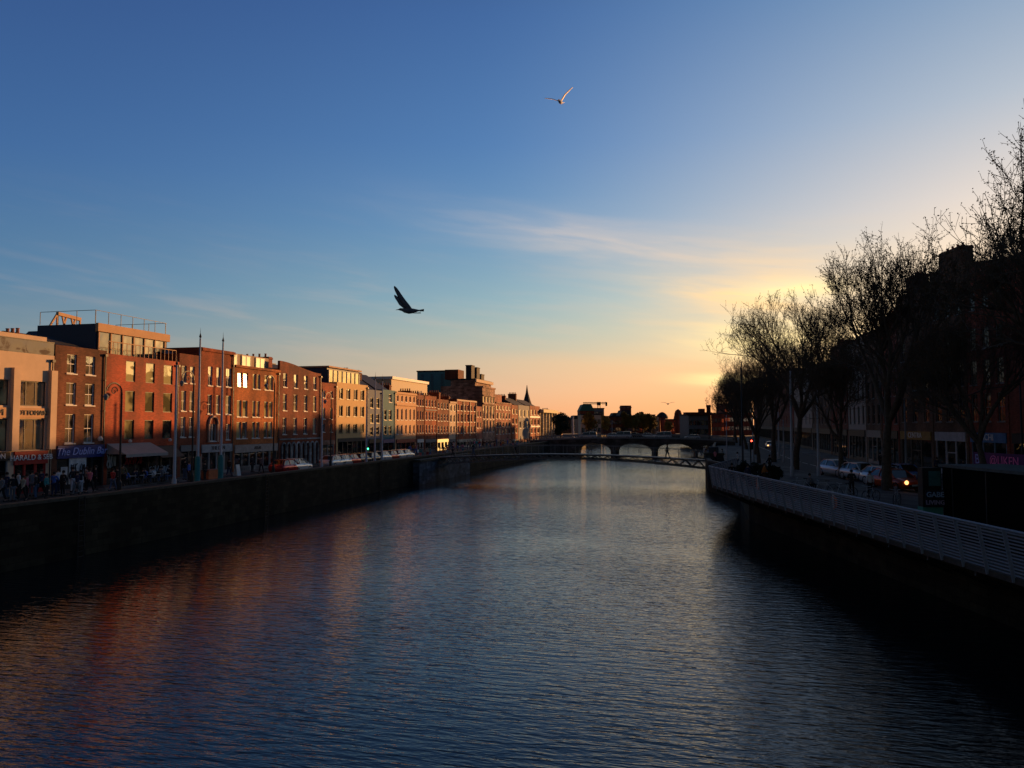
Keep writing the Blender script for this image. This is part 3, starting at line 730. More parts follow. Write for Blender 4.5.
# ------------------------------------------------------------------ ground, quays, water
QL = -35.4
qr = [Pc(19.2,-400), Pc(19.2,-12), Pc(19.2,62), (4.3,80), (1.4,92), (1.2,100), (1.8,112), (4.3,185), (6,332)]   # right quay wall line
def sheet(name, pts, z, m):
    return struct(MB().poly([(x, y, z) for x, y in pts]).obj(name, m))
w_ = MB()
w_.quad((-60,-400,0),(140,-400,0),(140,345,0),(-60,345,0)); WATER = w_
sheet('ground', [(-3000,-400),(QL-.45,-400),(QL-.45,332),(6.4,332),(4.75,185),(2.3,112),(1.65,100),(1.85,92),(4.7,80.2),(Pc(19.65,62)),(Pc(19.65,-400)),(3000,-400),(3000,4000),(-3000,4000)], GZ, M_asph)
def wallrun(mb, line, t, z0, z1, side=1):
    for a, b in zip(line, line[1:]):
        dx, dy = b[0]-a[0], b[1]-a[1]; L_ = math.hypot(dx, dy); nx, ny = dy/L_*t*side, -dx/L_*t*side
        p = [(a[0],a[1]), (b[0],b[1]), (b[0]+nx,b[1]+ny), (a[0]+nx,a[1]+ny)]
        for i in range(4):
            j = (i+1) % 4; mb.quad((*p[i],z0),(*p[j],z0),(*p[j],z1),(*p[i],z1))
        mb.quad(*[(*q,z1) for q in p])
e = thing('quay_wall', 'long dark granite quay wall with coping along the left bank', 'quay wall', (QL, 0, 0))
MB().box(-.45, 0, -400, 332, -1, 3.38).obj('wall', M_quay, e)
MB().box(-.55, .07, -400, 332, 3.383, 3.56).obj('coping', M_coping, e)
e = thing('quay_wall', 'dark stone quay wall behind and beyond the boardwalk on the right bank', 'quay wall', (0,0,0))
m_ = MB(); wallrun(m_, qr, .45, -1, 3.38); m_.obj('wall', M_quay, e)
m_ = MB(); wallrun(m_, qr, .5, 3.383, 3.56); m_.obj('coping', M_coping, e)
e = thing('quay_wall', 'distant embankment wall closing the river beyond the stone bridge', 'quay wall', (0,332.5,0))
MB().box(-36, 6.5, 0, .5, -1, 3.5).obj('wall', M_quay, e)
# left abutment, paler blue-grey blotchy stone
M_abut = mat('blotchy_abutment_stone', (.07,.09,.115), .8, kind='stone', var=.7, scale=.9, bump=.6)
e = thing('bridge_abutment', 'blue-grey stone abutment of the footbridge on the left quay', 'abutment', (QL, 99, 0))
MB().box(.01, .9, -6.5, 16, -1, 2.9).obj('block', M_abut, e); MB().box(.01, 1.1, -6.7, 16.2, 2.903, 3.2).obj('capstone', M_coping, e)

for y_, lb_ in ((38,'iron ladder on the left quay wall below the brown brick house'),(58,'iron ladder on the left quay wall below the orange brick building'),(82,'iron ladder on the left quay wall below the yellow block')):
    e = thing('wall_ladder', lb_, 'ladder', (QL+.12, y_, 0), 0, 'iron ladders on the left quay wall')
    for q_ in (-.22,.22): MB().box(-.03,.03,q_-.02,q_+.02,-.5,3.5).obj('stile', M_iron, e)
    lr = MB()
    for k in range(12): lr.box(-.015,.015,-.2,.2,k*.3,k*.3+.03)
    lr.obj('rungs', M_iron, e)
# left street
struct(MB().box(QL-3.2, QL-.46, -300, 332, GZ+.002, GZ+.12).obj('pavement', M_pave))
struct(MB().box(LX+.0, LX+2.7, -300, 300, GZ+.002, GZ+.118).obj('pavement', M_pave))
mk = MB()
for k in range(-10, 60): mk.box(-41.6, -41.5, k*5, k*5+2.2, GZ+.002, GZ+.006)
struct(mk.obj('road_markings', M_paint))
# right street
k1 = [Pc(29,-12), Pc(29,60), (11,86), (9.3,112), (9.6,185), (11,345)]
k2 = [Pc(39,-12), Pc(39,60), (19,89), (18,112), (18.4,185), (20,345)]
def strip(name, l0, l1, z, m, th=.12):
    mb = MB()
    for i in range(len(l0)-1):
        a, b, c, d = l0[i], l0[i+1], l1[i+1], l1[i]
        mb.quad((*a,z),(*b,z),(*c,z),(*d,z)); mb.quad((*a,z-th),(*b,z-th),(*b,z),(*a,z)); mb.quad((*d,z),(*c,z),(*c,z-th),(*d,z-th))
    return struct(mb.obj(name, m))
q_in = [Pc(19.7,-12), Pc(19.7,61), (4.9,81), (2.4,112), (4.9,185), (6.6,345)]
strip('pavement', q_in, k1, GZ+.12, M_pave); strip('pavement', k2, [Pc(43.02,-12), Pc(43.02,60), (22.6,92), (21.6,112), (22.1,185), (23.6,345)], GZ+.12, M_pave)
mk = MB()
s = 0
mid = [((a[0]*.52+b[0]*.48), (a[1]*.52+b[1]*.48)) for a, b in zip(k1, k2)]
for k in range(70):
    a = along(mid, k*5.0); b_ = along(mid, k*5.0+3.4)
    if a == b_: break
    mk.bar((a[0],a[1],GZ+.005),(b_[0],b_[1],GZ+.005), .16, .004)
struct(mk.obj('road_markings', M_paint))

# water material
m = bpy.data.materials.new('river_water'); m.use_nodes = True; nt = m.node_tree; N = nt.nodes; L = nt.links
bs = N['Principled BSDF']; bs.inputs['Base Color'].default_value = (.008,.012,.014,1); bs.inputs['Roughness'].default_value = .035; bs.inputs['IOR'].default_value = 1.44
tc = N.new('ShaderNodeTexCoord')
def wn(sx, sy, rot, det, amp, dist=0):
    mp = N.new('ShaderNodeMapping'); mp.inputs['Scale'].default_value = (sx, sy, 1); mp.inputs['Rotation'].default_value = (0,0,rot)
    L.new(tc.outputs['Object'], mp.inputs[0])
    n = N.new('ShaderNodeTexNoise'); n.inputs['Scale'].default_value = 1; n.inputs['Detail'].default_value = det; n.inputs['Distortion'].default_value = dist
    n.inputs['Roughness'].default_value = .55
    L.new(mp.outputs[0], n.inputs['Vector'])
    mu = N.new('ShaderNodeMath'); mu.operation = 'MULTIPLY'; mu.inputs[1].default_value = amp; L.new(n.outputs['Fac'], mu.inputs[0]); return mu.outputs[0]
def add(a, b):
    x = N.new('ShaderNodeMath'); x.operation = 'ADD'; L.new(a, x.inputs[0]); L.new(b, x.inputs[1]); return x.outputs[0]
pn = N.new('ShaderNodeTexNoise'); pn.inputs['Scale'].default_value = .045; pn.inputs['Detail'].default_value = 3; L.new(tc.outputs['Object'], pn.inputs['Vector'])
pm_ = N.new('ShaderNodeMapRange'); pm_.inputs[1].default_value = .35; pm_.inputs[2].default_value = .65; pm_.inputs[3].default_value = .55; pm_.inputs[4].default_value = 1.25; L.new(pn.outputs['Fac'], pm_.inputs[0])
h = add(add(wn(.85, 3.9, R(-6), 2.5, .17, .3), wn(2.6, 9.5, R(-13), 2, .05, .2)), wn(.3, 1.1, R(6), 2, .06))
pmu = N.new('ShaderNodeMath'); pmu.operation = 'MULTIPLY'; L.new(h, pmu.inputs[0]); L.new(pm_.outputs[0], pmu.inputs[1]); h = pmu.outputs[0]
bp = N.new('ShaderNodeBump'); bp.inputs['Strength'].default_value = 1; bp.inputs['Distance'].default_value = .55
bp.inputs['Distance'].default_value = .29
bs.inputs['Specular Tint'].default_value = (1, .9, .76, 1)
L.new(h, bp.inputs['Height']); L.new(bp.outputs[0], bs.inputs['Normal'])
struct(WATER.obj('river_water', m))

# ------------------------------------------------------------------ footbridge
e = thing('truss_footbridge', 'slim steel truss footbridge arching low across the river', 'footbridge', (0, 100, 0))
def zt(x):
    t = (x+35.4)/36.6; return 3.15 + .62*math.sin(math.pi*t)+.05*t
def zbt(x):
    t = (x+35.4)/36.6; return zt(x) - .6 - .5*(2*abs(t-.5))**2
n = 22; xs = [-35.4+36.6*k/n for k in range(n+1)]
dk = MB()
for a, b_ in zip(xs, xs[1:]):
    dk.poly([(a,0,zt(a)),(b_,0,zt(b_)),(b_,3.2,zt(b_)),(a,3.2,zt(a))]); dk.poly([(a,0,zt(a)-.18),(a,3.2,zt(a)-.18),(b_,3.2,zt(b_)-.18),(b_,0,zt(b_)-.18)])
    dk.poly([(a,0,zt(a)-.18),(b_,0,zt(b_)-.18),(b_,0,zt(b_)),(a,0,zt(a))]); dk.poly([(a,3.2,zt(a)),(b_,3.2,zt(b_)),(b_,3.2,zt(b_)-.18),(a,3.2,zt(a)-.18)])
dk.obj('deck', mat('bridge_deck', (.07,.07,.075), .6), e)
for y in (.15, 3.05):
    tr = MB()
    for i, (a, b_) in enumerate(zip(xs, xs[1:])):
        tr.bar((a,y,zbt(a)-.0),(b_,y,zbt(b_)), .16)
        mx_ = (a+b_)/2
        tr.bar((a,y,zbt(a)),(mx_,y,zt(mx_)-.18), .12); tr.bar((mx_,y,zt(mx_)-.18),(b_,y,zbt(b_)), .12)
    tr.obj('truss', mat('dark_truss_steel', (.15,.16,.17), .5), e)
for y in (.06, 3.14):
    rl = MB()
    for i, a in enumerate(xs): rl.bar((a,y,zt(a)),(a,y,zt(a)+1.15), .045)
    for a, b_ in zip(xs, xs[1:]):
        rl.bar((a,y,zt(a)+1.15),(b_,y,zt(b_)+1.15), .05)
        for q in (.25,.5,.75,.95): rl.bar((a,y,zt(a)+q),(b_,y,zt(b_)+q), .012)
    rl.obj('railing', M_grey, e)
e = thing('bridge_abutment', 'tall blue-grey pillar abutment at the right end of the footbridge', 'abutment', (1.2, 99.2, 0))
MB().box(.0, 2.2, 0, 4.6, -1, 3.9).obj('block', M_abut, e); MB().box(-.15, 2.3, -.15, 4.75, 3.903, 4.15).obj('capstone', M_coping, e)
MB().box(.4, 1.6, .4, 1.6, 4.153, 4.9).obj('plinth', M_abut, e)

# ------------------------------------------------------------------ stone bridge
e = thing('stone_arch_bridge', 'low stone arch road bridge with five spans and iron parapet', 'bridge', (0, 185, 0))
ctr = [-24.35, -14.6, -4.85, 4.9]
zd = lambda x: 3.75 + .55*(1-((x+15)/22)**2)
mb = MB()
def under(x):
    for c in ctr:
        d = abs(x-c)
        if d < 4.4: return 1.0 + 2.05*(1-(d/4.4)**2.4)**.5
    return -1
xs = []
x = -40.0
while x < 9.01: xs.append(x); x += .25
for a, b_ in zip(xs, xs[1:]):
    ua, ub = under(a), under(b_)
    if ua == -1 and ub != -1: ua = 1.0 if abs(a-min(ctr, key=lambda c: abs(a-c))) <= 4.41 else -1
    for y in (0, 11):
        mb.quad((a,y,ua),(b_,y,ub),(b_,y,zd(b_)),(a,y,zd(a)))
    mb.quad((a,0,ua),(a,11,ua),(b_,11,ub),(b_,0,ub)); mb.quad((a,0,zd(a)),(b_,0,zd(b_)),(b_,11,zd(b_)),(a,11,zd(a)))
mb.obj('arches', mat('bridge_granite', (.07,.066,.06), .85, kind='stone', bump=.5, var=.25), e)
for a, b_ in zip(ctr, ctr[1:]):
    c = (a+b_)/2; p = MB()
    p.v += [(c-.5,0,-1),(c,-1.4,-1),(c+.5,0,-1),(c-.5,0,1.2),(c,-1.4,1.2),(c+.5,0,1.2),(c,0,2.0)]; p.f += [(0,1,4,3),(1,2,5,4),(3,4,6),(4,5,6)]
    p.obj('pier_cutwater', M_stone, e)
pr = MB()
for y in (0.1, 10.9):
    for a, b_ in zip(xs[::2], xs[2::2]):
        pr.bar((a,y,zd(a)+.95),(b_,y,zd(b_)+.95), .16); pr.bar((a,y,zd(a)+.1),(b_,y,zd(b_)+.1), .2); pr.bar((a,y,zd(a)+.1),(b_,y,zd(b_)+.9), .06); pr.bar((a,y,zd(a)+.9),(b_,y,zd(b_)+.1), .06)
pr.obj('parapet', M_grey, e)

# ------------------------------------------------------------------ boardwalk
e = thing('boardwalk', 'timber boardwalk cantilevered over the water with slatted steel railing', 'boardwalk', (0,0,0))
o0, o1, o2 = Pc(16.2,-12), Pc(16.2,61.6), (4.2,79)
i0, i1 = Pc(19.15,-12), Pc(19.15,61.6)
dz = 2.85
dk = MB()
def slab(mb, pts, z0, z1):
    mb.poly([(*p,z1) for p in pts]); mb.poly([(*p,z0) for p in reversed(pts)])
    for p, q in zip(pts, pts[1:]+pts[:1]): mb.quad((*p,z0),(*q,z0),(*q,z1),(*p,z1))
slab(dk, [o0, o1, o2, i1, i0], dz-.2, dz)
dk.obj('deck', mat('timber_deck', (.07,.055,.045), .8, var=.3, scale=4), e)
for k in range(24):
    bk = MB()
    d = -10+k*3.1; a = Pc(16.4, d); b_ = Pc(19.1, d)
    bk.bar((*a,dz-.3),(*b_,dz-.35), .12, .2); bk.bar((*a,dz-.35),(*b_,dz-1.5), .1, .12)
    bk.obj('bracket', M_iron, e)
sl = MB()
lean = -.28
def railrun(A, Bp, nn):
    A = Vector((*A,0)); Bp = Vector((*Bp,0)); t = (Bp-A).normalized(); out = Vector((-t.y, t.x, 0))   # to the water side
    for k in range(13):
        z = .08+k*.115; off = out*(.0+.0*k)
        a = A+out*(z*.18)+Vector((0,0,dz+z)); b_ = Bp+out*(z*.18)+Vector((0,0,dz+z))
        sl.bar(a, b_, .03, .04)
    a = A+out*.3+Vector((0,0,dz+1.55)); b_ = Bp+out*.3+Vector((0,0,dz+1.55)); sl.tube([a, b_], .045, 8)
    for k in range(nn+1):
        p = A+(Bp-A)*(k/nn)
        wd = .09 if k % 5 == 0 else .05
        MB().bar(p+Vector((0,0,dz-.15)), p+out*.29+Vector((0,0,dz+1.53)), wd, .12).obj('post', M_rail, e)
railrun(o0, o1, 54); railrun(o1, o2, 12)
sl.obj('slat_railing', M_rail, e)

# kiosk (black) and teal hoarding with the sign
kx, ky = Pc(20.4, 36.2); kx2, ky2 = Pc(20.4, 14)
e = thing('riverside_kiosk', 'long black flat-roofed kiosk with pale scratched graffiti beside the boardwalk', 'kiosk', (kx, ky, GZ+.12), math.atan2(ky2-ky, kx2-kx))
Wk = 22.2
MB().box(0, Wk, 0, 3.0, 0, 2.95).obj('body', mat('kiosk_black', (.004,.004,.004), .95, var=.3, spec=.05), e)
MB().box(-.1, Wk+.1, -.15, 3.1, 2.953, 3.08).obj('roof', mat('kiosk_roof_edge', (.08,.09,.09), .7), e)
for k in range(8): MB().box(2.5*k+.8, 2.5*k+.86, -.03, -.003, .1, 2.9).obj('panel_joint', M_dkframe, e)
scribble(e, 6.2, 9.6, .6, 2.3, -.05, mat('scratched_paint', (.14,.14,.17), .7), 4, .018, 12)
MB().tube([(7.6,-.05,1.9),(8.0,-.05,.2)], .05, 5).obj('graffiti', mat('pale_paint_stroke', (.3,.32,.42), .7), e)
hx, hy = Pc(19.45, 36.2)
e = thing('hoarding', 'teal site cabin with a dark sign reading GABE LIVING beside the boardwalk', 'cabin', (hx, hy, GZ+.12), YAW)
MB().box(0, .93, 0, .5, 0, 1.05).obj('lower_panel', mat('hoarding_teal', (.05,.26,.2), .7, var=.15), e)
MB().box(.02, .91, .03, .47, 1.053, 2.9).obj('dark_panel', M_black, e)
MB().box(.3, .85, -.02, .02, 2.05, 2.75).obj('upper_panel', mat('hoarding_teal_light', (.04,.14,.14), .7), e)
sg = MB().box(.1, .95, -.08, -.003, 1.06, 1.85).obj('sign_board', mat('sign_navy', (.012,.015,.03), .5), e)
lettering(sg, 'GABE', .53, -.1, 1.64, .34, mat('sign_letters', (.3,.42,.6), .6), depth=.01, bold=.008)
lettering(sg, 'LIVING', .53, -.1, 1.27, .29, mat('sign_letters_pink', (.4,.32,.45), .6), depth=.01, bold=.008)

# ------------------------------------------------------------------ trees
def bare_tree(name, seed, H=18.5, spread=5.6, trunk=5.3, leaves=9000, levels=5, lean=0, leafm=None, twig=.0105):
    rn = random.Random(seed)
    root = thing(name, 'x', 'tree')
    tk = MB(); br = MB(); lf = MB(); tips = []
    def grow(p, d, L_, r, lv):
        n = 3 if lv < 4 else 2
        pts = [p]; rad = [r]
        for k in range(n):
            d = (d + Vector((rn.uniform(-1,1), rn.uniform(-1,1), rn.uniform(-.3,.8)))*.16*(1+lv*.15)).normalized()
            p = p + d*(L_/n); pts.append(p); rad.append(max(twig, r*(1-.45*(k+1)/n)))
        (tk if lv <= 1 else br).tube(pts, rad, 8 if lv == 0 else (5 if lv < 3 else 3), caps=False)
        if lv >= levels-1: tips.extend(pts[1:]+[pts[0].lerp(pts[1],.5)])
        if lv >= levels: return
        nc = 5 if lv == 0 else (4 if lv < 3 else rn.choice((3,4,4)))
        for k in range(nc):
            t = 1.0 if (k == 0 or lv == 0) else rn.uniform(.4, 1)
            i = min(n-1, int(t*n)); q = pts[i].lerp(pts[i+1], t*n-i) if i < n else pts[-1]
            az = 2*math.pi*k/nc+rn.uniform(-.6,.6)+lv
            tilt = rn.uniform(.35,.62) if lv == 0 else rn.uniform(.35,.95)
            if k == 0 and lv > 0: tilt = .2
            e1 = d.orthogonal().normalized(); e2 = d.cross(e1)
            nd = d*math.cos(tilt) + (e1*math.cos(az)+e2*math.sin(az))*math.sin(tilt)
            nd.z += .12 if lv < 3 else .2
            # keep inside an ovoid crown
            c = Vector((0,0,H*.6)); off = q-c
            if (off.x**2+off.y**2)/spread**2 + (off.z/(H*.46))**2 > .9: nd = (nd - off.normalized()*.5)
            nd.normalize()
            grow(q, nd, L_*(.95 if lv == 0 else rn.uniform(.58,.78)), r*(.55 if lv == 0 else .46)*(1 if k else 1.15), lv+1)
    grow(Vector((0,0,0)), Vector((lean,0,1)).normalized(), trunk, H*.022, 0)
    for k in range(leaves):
        p = rn.choice(tips).lerp(rn.choice(tips), 0) + Vector((rn.gauss(0,.05), rn.gauss(0,.05), rn.gauss(0,.05)))
        s_ = rn.uniform(.025,.06); a = Vector((rn.uniform(-1,1), rn.uniform(-1,1), rn.uniform(-1,1))).normalized(); b_ = a.orthogonal().normalized()
        lf.quad(*[tuple(p + a*s_*i + b_*s_*.7*j) for i, j in ((-1,0),(0,-1),(1,0),(0,1))])
    t = tk.obj('trunk', M_bark, root, True)
    me = br.mesh('crown', M_bark); n0 = len(me.polygons)
    c = link('crown', me, root)
    lm = bpy.data.meshes.new('leaves'); lm.from_pydata(lf.v, [], lf.f); lm.materials.append(leafm or M_leaf); lm.update()
    link('leaf_buds', lm, c)
    return root
def leafy_tree(name, seed, H=9, rad=3.2, trunk=2.4, n=3200, m=None, size=.28, clumps=16):
    rn = random.Random(seed); root = thing(name, 'x', 'tree')
    tk = MB(); tk.tube([(0,0,0),(.1,.05,trunk),(.0,.1,H*.6)], [H*.028,H*.02,H*.008], 7)
    cs = []
    for k in range(clumps):
        a = rn.uniform(0, 2*math.pi); rr = rad*math.sqrt(rn.random())*.75; z = trunk+ (H-trunk)*rn.uniform(.15,.88)
        sc = 1-.55*abs((z-trunk)/(H-trunk)-.4); c = Vector((rr*sc*math.cos(a), rr*sc*math.sin(a), z)); cs.append((c, rn.uniform(.28,.45)*rad))
        tk.tube([(0,0,trunk*.9), tuple(c*.5+Vector((0,0,trunk*.4))), tuple(c)], [H*.012,H*.007,.02], 4, caps=False)
    tk.obj('trunk', M_bark, root, True)
    lf = MB()
    for k in range(n):
        c, r = rn.choice(cs); d = Vector((rn.gauss(0,1), rn.gauss(0,1), rn.gauss(0,1))).normalized()*r*rn.uniform(.55,1.08)
        p = c+d; s_ = size*rn.uniform(.5,1.2); a = Vector((rn.uniform(-1,1), rn.uniform(-1,1), rn.uniform(-1,1))).normalized(); b_ = a.orthogonal().normalized()
        lf.quad(*[tuple(p + a*s_*i + b_*s_*.7*j) for i, j in ((-1,0),(0,-1),(1,0),(0,1))])
    lm = bpy.data.meshes.new('crown'); lm.from_pydata(lf.v, [], lf.f); lm.materials.append(m or M_green); lm.update()
    link('crown', lm, root)
    return root
GT = 'bare plane trees along the right quay'
TA = bare_tree('plane_tree', 11, H=19.5, spread=6.4, leaves=38000, levels=6)
TB = bare_tree('plane_tree', 23, H=18.5, spread=6.8, leaves=36000, levels=6, lean=-.12)
TC = bare_tree('plane_tree', 31, H=17.5, spread=6.4, leaves=32000, levels=6)
trs = [(TA, Pc(31.0,40.5), 1.15, 'largest budding plane tree cut off by the right edge above the kiosk', 3.6),
       (TA, Pc(28.2,57.5), 1.0, 'plane tree with leaning trunk standing among the waiting cars', 2.6),
       (TC, Pc(31.2,84), 1.1, 'plane tree with thick dark trunk beside the tall pale lamp mast', 1.0),
       (TA, (10.2,108), .92, 'slightly smaller plane tree behind the two pale masts', 2.2),
       (TB, (9.8,134), .9, 'plane tree standing level with the end of the near bushes', 4.0),
       (TC, (10.0,160), .9, 'plane tree beside the far white car', 5.1),
       (TA, (10.4,188), .84, 'plane tree at the corner of the stone bridge', .9),
       (TB, (10.8,214), .84, 'first plane tree beyond the stone bridge on the right', 1.9),
       (TC, (11.2,240), .84, 'leftmost small plane tree of the row against the yellow sky', 3.1),
       (TC, Pc(30.8,49), .74, 'lower brownish plane tree between the leaning tree and the kiosk', 4.4),
       (TA, Pc(30.6,71), .66, 'short dense dark tree just left of the leaning plane tree', 5.2),
       (TB, Pc(31.4,97), .68, 'short dark tree behind the tall pale lamp mast', .3),
       (TC, Pc(27.9,37.5), .9, 'second tree crown filling the right edge below the largest one', 1.2),
       (TC, Pc(31,24), 1.0, 'plane tree behind the near end of the kiosk, just outside the frame', 2.0)]
for t, p, sc, lab, rz in trs: place(t, (p[0], p[1], GZ), rz, lab, GT, sc)
LT = leafy_tree('round_tree', 5, H=9.2, rad=3.6, m=M_dkgreen, size=.3, n=4200)
place(LT, (-39.4, 226, GZ), 0, 'dense dark green tree at the end of the left terrace', None, .88)
GO = 'olive trees beyond the stone bridge'
OT = leafy_tree('spring_tree', 9, H=9, rad=3.0, m=M_olive, size=.32, n=2600)
far_px = [(589,244,1.1,'yellow-green tree directly right of the dark round tree'),(597,252,1.05,'tree in front of the cream hall, yellow and narrow'),(605,262,1.0,'third yellow tree below the crane'),
          (626,350,1.25,'olive tree below the church tower'),(635,352,1.2,'olive tree just right of the church tower'),(643,356,1.25,'rounded olive tree mid-way along the far embankment'),(651,350,1.15,'last olive tree left of the domed tower'),(668,350,.8,'small reddish olive tree under the domed tower'),(687,350,.8,'small tree below the flat roofed block')]
for px, D, sc, lab in far_px:
    x, y = Pc((px-512)/760*D, D)
    if D < 326: y = min(y, 900)
    place(OT, (x if D > 300 else min(x, -38), y if D > 300 else Yof(px, min(x, -38)), GZ), px, lab, GO, sc)
# bushes between boardwalk and road
GBu = 'dark bushes between the boardwalk and the road'
BU = leafy_tree('bush', 3, H=1.9, rad=1.1, trunk=.3, m=M_dkgreen, size=.11, n=1500, clumps=9)
for i, (lat, d, lab) in enumerate(((21.3,70,'dark bush nearest the corner of the boardwalk rail'),(21.4,66.5,'second dark bush along from the rail corner'),(21.5,63,'broad dark bush behind two standing people'))):
    x, y = Pc(lat, d); place(BU, (x, y, GZ+.12), i*1.3, lab, GBu, .8)

# ------------------------------------------------------------------ far city
def far(label, px0, px1, py, D, wall, name='far_building', cat='building', dep=14, cols=4, zrows=2, roof=None, rh=0, zb=GZ):
    (x0, y0), (x1, y1) = Pc((px0-512)/760*D, D), Pc((px1-512)/760*D, D)
    H = CZ + (424-py)*D/760 - zb; W = math.hypot(x1-x0, y1-y0)
    e = thing(name, label, cat, (x0, y0, zb), math.atan2(y1-y0, x1-x0))
    MB().box(0, W, 0, dep, 0, H).obj('wall', wall, e)
    if rh: 
        r = MB(); r.prism([(-.2,H+.003),(W+.2,H+.003),(W*.8,H+rh),(W*.2,H+rh)], -.2, dep); r.obj('roof', roof or M_slate, e)
    else: MB().box(-.2, W+.2, -.2, dep, H+.003, H+.5).obj('roof', roof or M_slate, e)
    for i in range(cols):
        for j in range(zrows):
            xx = W*(i+.5)/cols; zz = H*(j+.8)/(zrows+.6)
            f = MB().box(xx-.6, xx+.6, -.05, -.003, zz-.9, zz+.9).obj('window', M_dkframe, e); MB().box(xx-.5, xx+.5, -.09, -.052, zz-.8, zz+.8).obj('pane', M_pane, f)
    return e, W, H
far('cream hall with pale attic behind the yellow trees', 581, 601, 415, 300, W_cream, cols=5)
far('flat green copper roofed hall left of the crane', 580, 594, 411, 345, W_brick, cols=3, roof=mat('green_copper', (.04,.12,.08), .7), rh=3)
far('dark grey apartment block under the crane', 593.5, 604, 409, 370, W_grey, cols=4, zrows=4)
far('long low brown brick terrace left of the church tower', 603, 621, 417, 360, W_brown, cols=6)
e, W, H = far('dark church with a square tower on the skyline', 619.5, 632, 417, 390, W_dbrick, 'church', 'church', cols=4, rh=3.5)
x0 = W*.15; MB().box(x0, x0+5.2, 1, 6, 0, CZ+(424-405.5)*390/760-GZ).obj('tower', W_dbrick, e); MB().box(x0-.3, x0+5.5, .7, 6.3, CZ+(424-408)*390/760-GZ, CZ+(424-407.3)*390/760-GZ).obj('tower_cornice', W_sand, e)
far('stepped brown house right of the church tower', 632, 639, 417, 370, W_dbrick, cols=3)
far('wide dark brick block behind the olive trees', 638, 655, 415.5, 380, W_brown, cols=7, zrows=3)
far('narrow pale end house right of the wide dark block', 655.2, 658.5, 417, 372, W_cream, cols=1)
e, W, H = far('low brick house right of the domed tower', 666, 675, 420, 380, W_brick, cols=3)
e, W, H = far('distant reddish houses under the tapered tower', 676, 690, 421, 420, W_brown, cols=5)
e, W, H = far('flat roofed dark brick block with big stone eaves at the far bridge end', 688.5, 708, 415.5, 262, W_grey, cols=5, zrows=2)
MB().box(-1.2, W+1, -1.2, 3, H+.2, H+1.1).obj('eaves', W_dbrick, e)
MB().box(W*.7, W*.95, 3, 6, H+1, H+2.4).obj('roof_box', W_dbrick, e)
e, W, H = far('dark low building behind the plane trees at the far right quay', 704, 724, 414, 335, W_dbrick, cols=6)
far('dark end terrace closing the right quay behind the leftmost plane trees', 724.5, 752, 404, 345, W_dbrick, cols=9, zrows=3)
def lone(name, lab, cat, px, D): 
    x, y = Pc((px-512)/760*D, D); return thing(name, lab, cat, (x, y, GZ))
e = lone('chimney_stack', 'tall slim brick chimney above the far right quay', 'chimney', 708.5, 300)
Hc = CZ+(424-405)*300/760-GZ; MB().lathe([(1.1,0),(.8,Hc-1),(.95,Hc-.9),(.95,Hc),(0,Hc)], 12).obj('stack', W_dbrick, e)
e = lone('tapered_tower', 'dark tapered tower with pointed cap on the skyline', 'tower', 678, 420)
Hc = CZ+(424-409)*420/760-GZ; MB().lathe([(3.6,0),(3.2,5),(2.0,Hc-3),(2.1,Hc-2.8),(1.5,Hc-1),(0,Hc)], 12).obj('tower', W_dbrick, e)
e = lone('domed_tower', 'slender domed tower on the skyline right of the olive trees', 'tower', 662, 400)
Hc = CZ+(424-415)*400/760-GZ; MB().box(-1.6,1.6,-1.6,1.6,0,Hc-2).obj('shaft', W_dbrick, e); MB().lathe([(3.0,Hc-2),(3.2,Hc-1.2),(2.6,Hc),(1.2,Hc+1.2),(0,Hc+1.6)], 12).obj('dome', M_slate, e)
e = lone('brick_column', 'plain dark brick column beside the domed tower', 'column', 658, 395)
MB().lathe([(1.3,0),(1.1,Hc-2.5),(1.4,Hc-2.3),(1.4,Hc-1.5),(0,Hc-1.5)], 10).obj('shaft', W_dbrick, e)
e = lone('tower_crane', 'tower crane with long horizontal jib against the orange sky', 'crane', 599, 500)
Hc = CZ+(424-404)*500/760-GZ; D_ = 500/760
mm = MB()
for sx in (-.8,.8):
    for sy in (-.8,.8): mm.bar((sx,sy,0),(sx,sy,Hc), .22)
for k in range(int(Hc/2)): mm.bar((-.8,-.8,k*2),(.8,-.8,k*2+2), .14); mm.bar((.8,.8,k*2),(-.8,.8,k*2+2), .14)
mm.obj('mast', M_iron, e)
jb = MB()
for a, c_ in (((-16*D_,0,Hc),(8.5*D_,0,Hc)),((-16*D_,0,Hc+1.0),(8.5*D_,0,Hc+1.0))): jb.bar(a, c_, .35)
for k in range(16): jb.bar((-16*D_+k,0,Hc),(-16*D_+k+.5,0,Hc+1),.14); jb.bar((-16*D_+k+.5,0,Hc+1),(-16*D_+k+1,0,Hc),.14)
jb.obj('jib', M_iron, e); MB().box(6.5*D_,8.5*D_,-.7,.7,Hc-1.4,Hc+1.2).obj('counterweight', M_iron, e); MB().box(-1.3,1.3,-1,1,Hc-.9,Hc+1.3).obj('cab', M_iron, e)
# low skyline filler: individual far houses across the gap
rn = random.Random(4)
for i, (px0, px1, py, D, lab) in enumerate([(560,571,420,420,'far house hidden behind the dark round tree'),(571,582,419,430,'far pale house between dark tree and cream hall'),(605,612,420,460,'far gabled house below the crane tail'),(612,620,416,480,'far taller house left of the church'),(640,648,418.5,520,'far house peeping above the wide dark block'),(690,700,420,520,'far grey house behind the flat roofed block')]):
    far(lab, px0, px1, py, D, (W_brown, W_cream, W_brick)[i % 3], cols=2, rh=2)

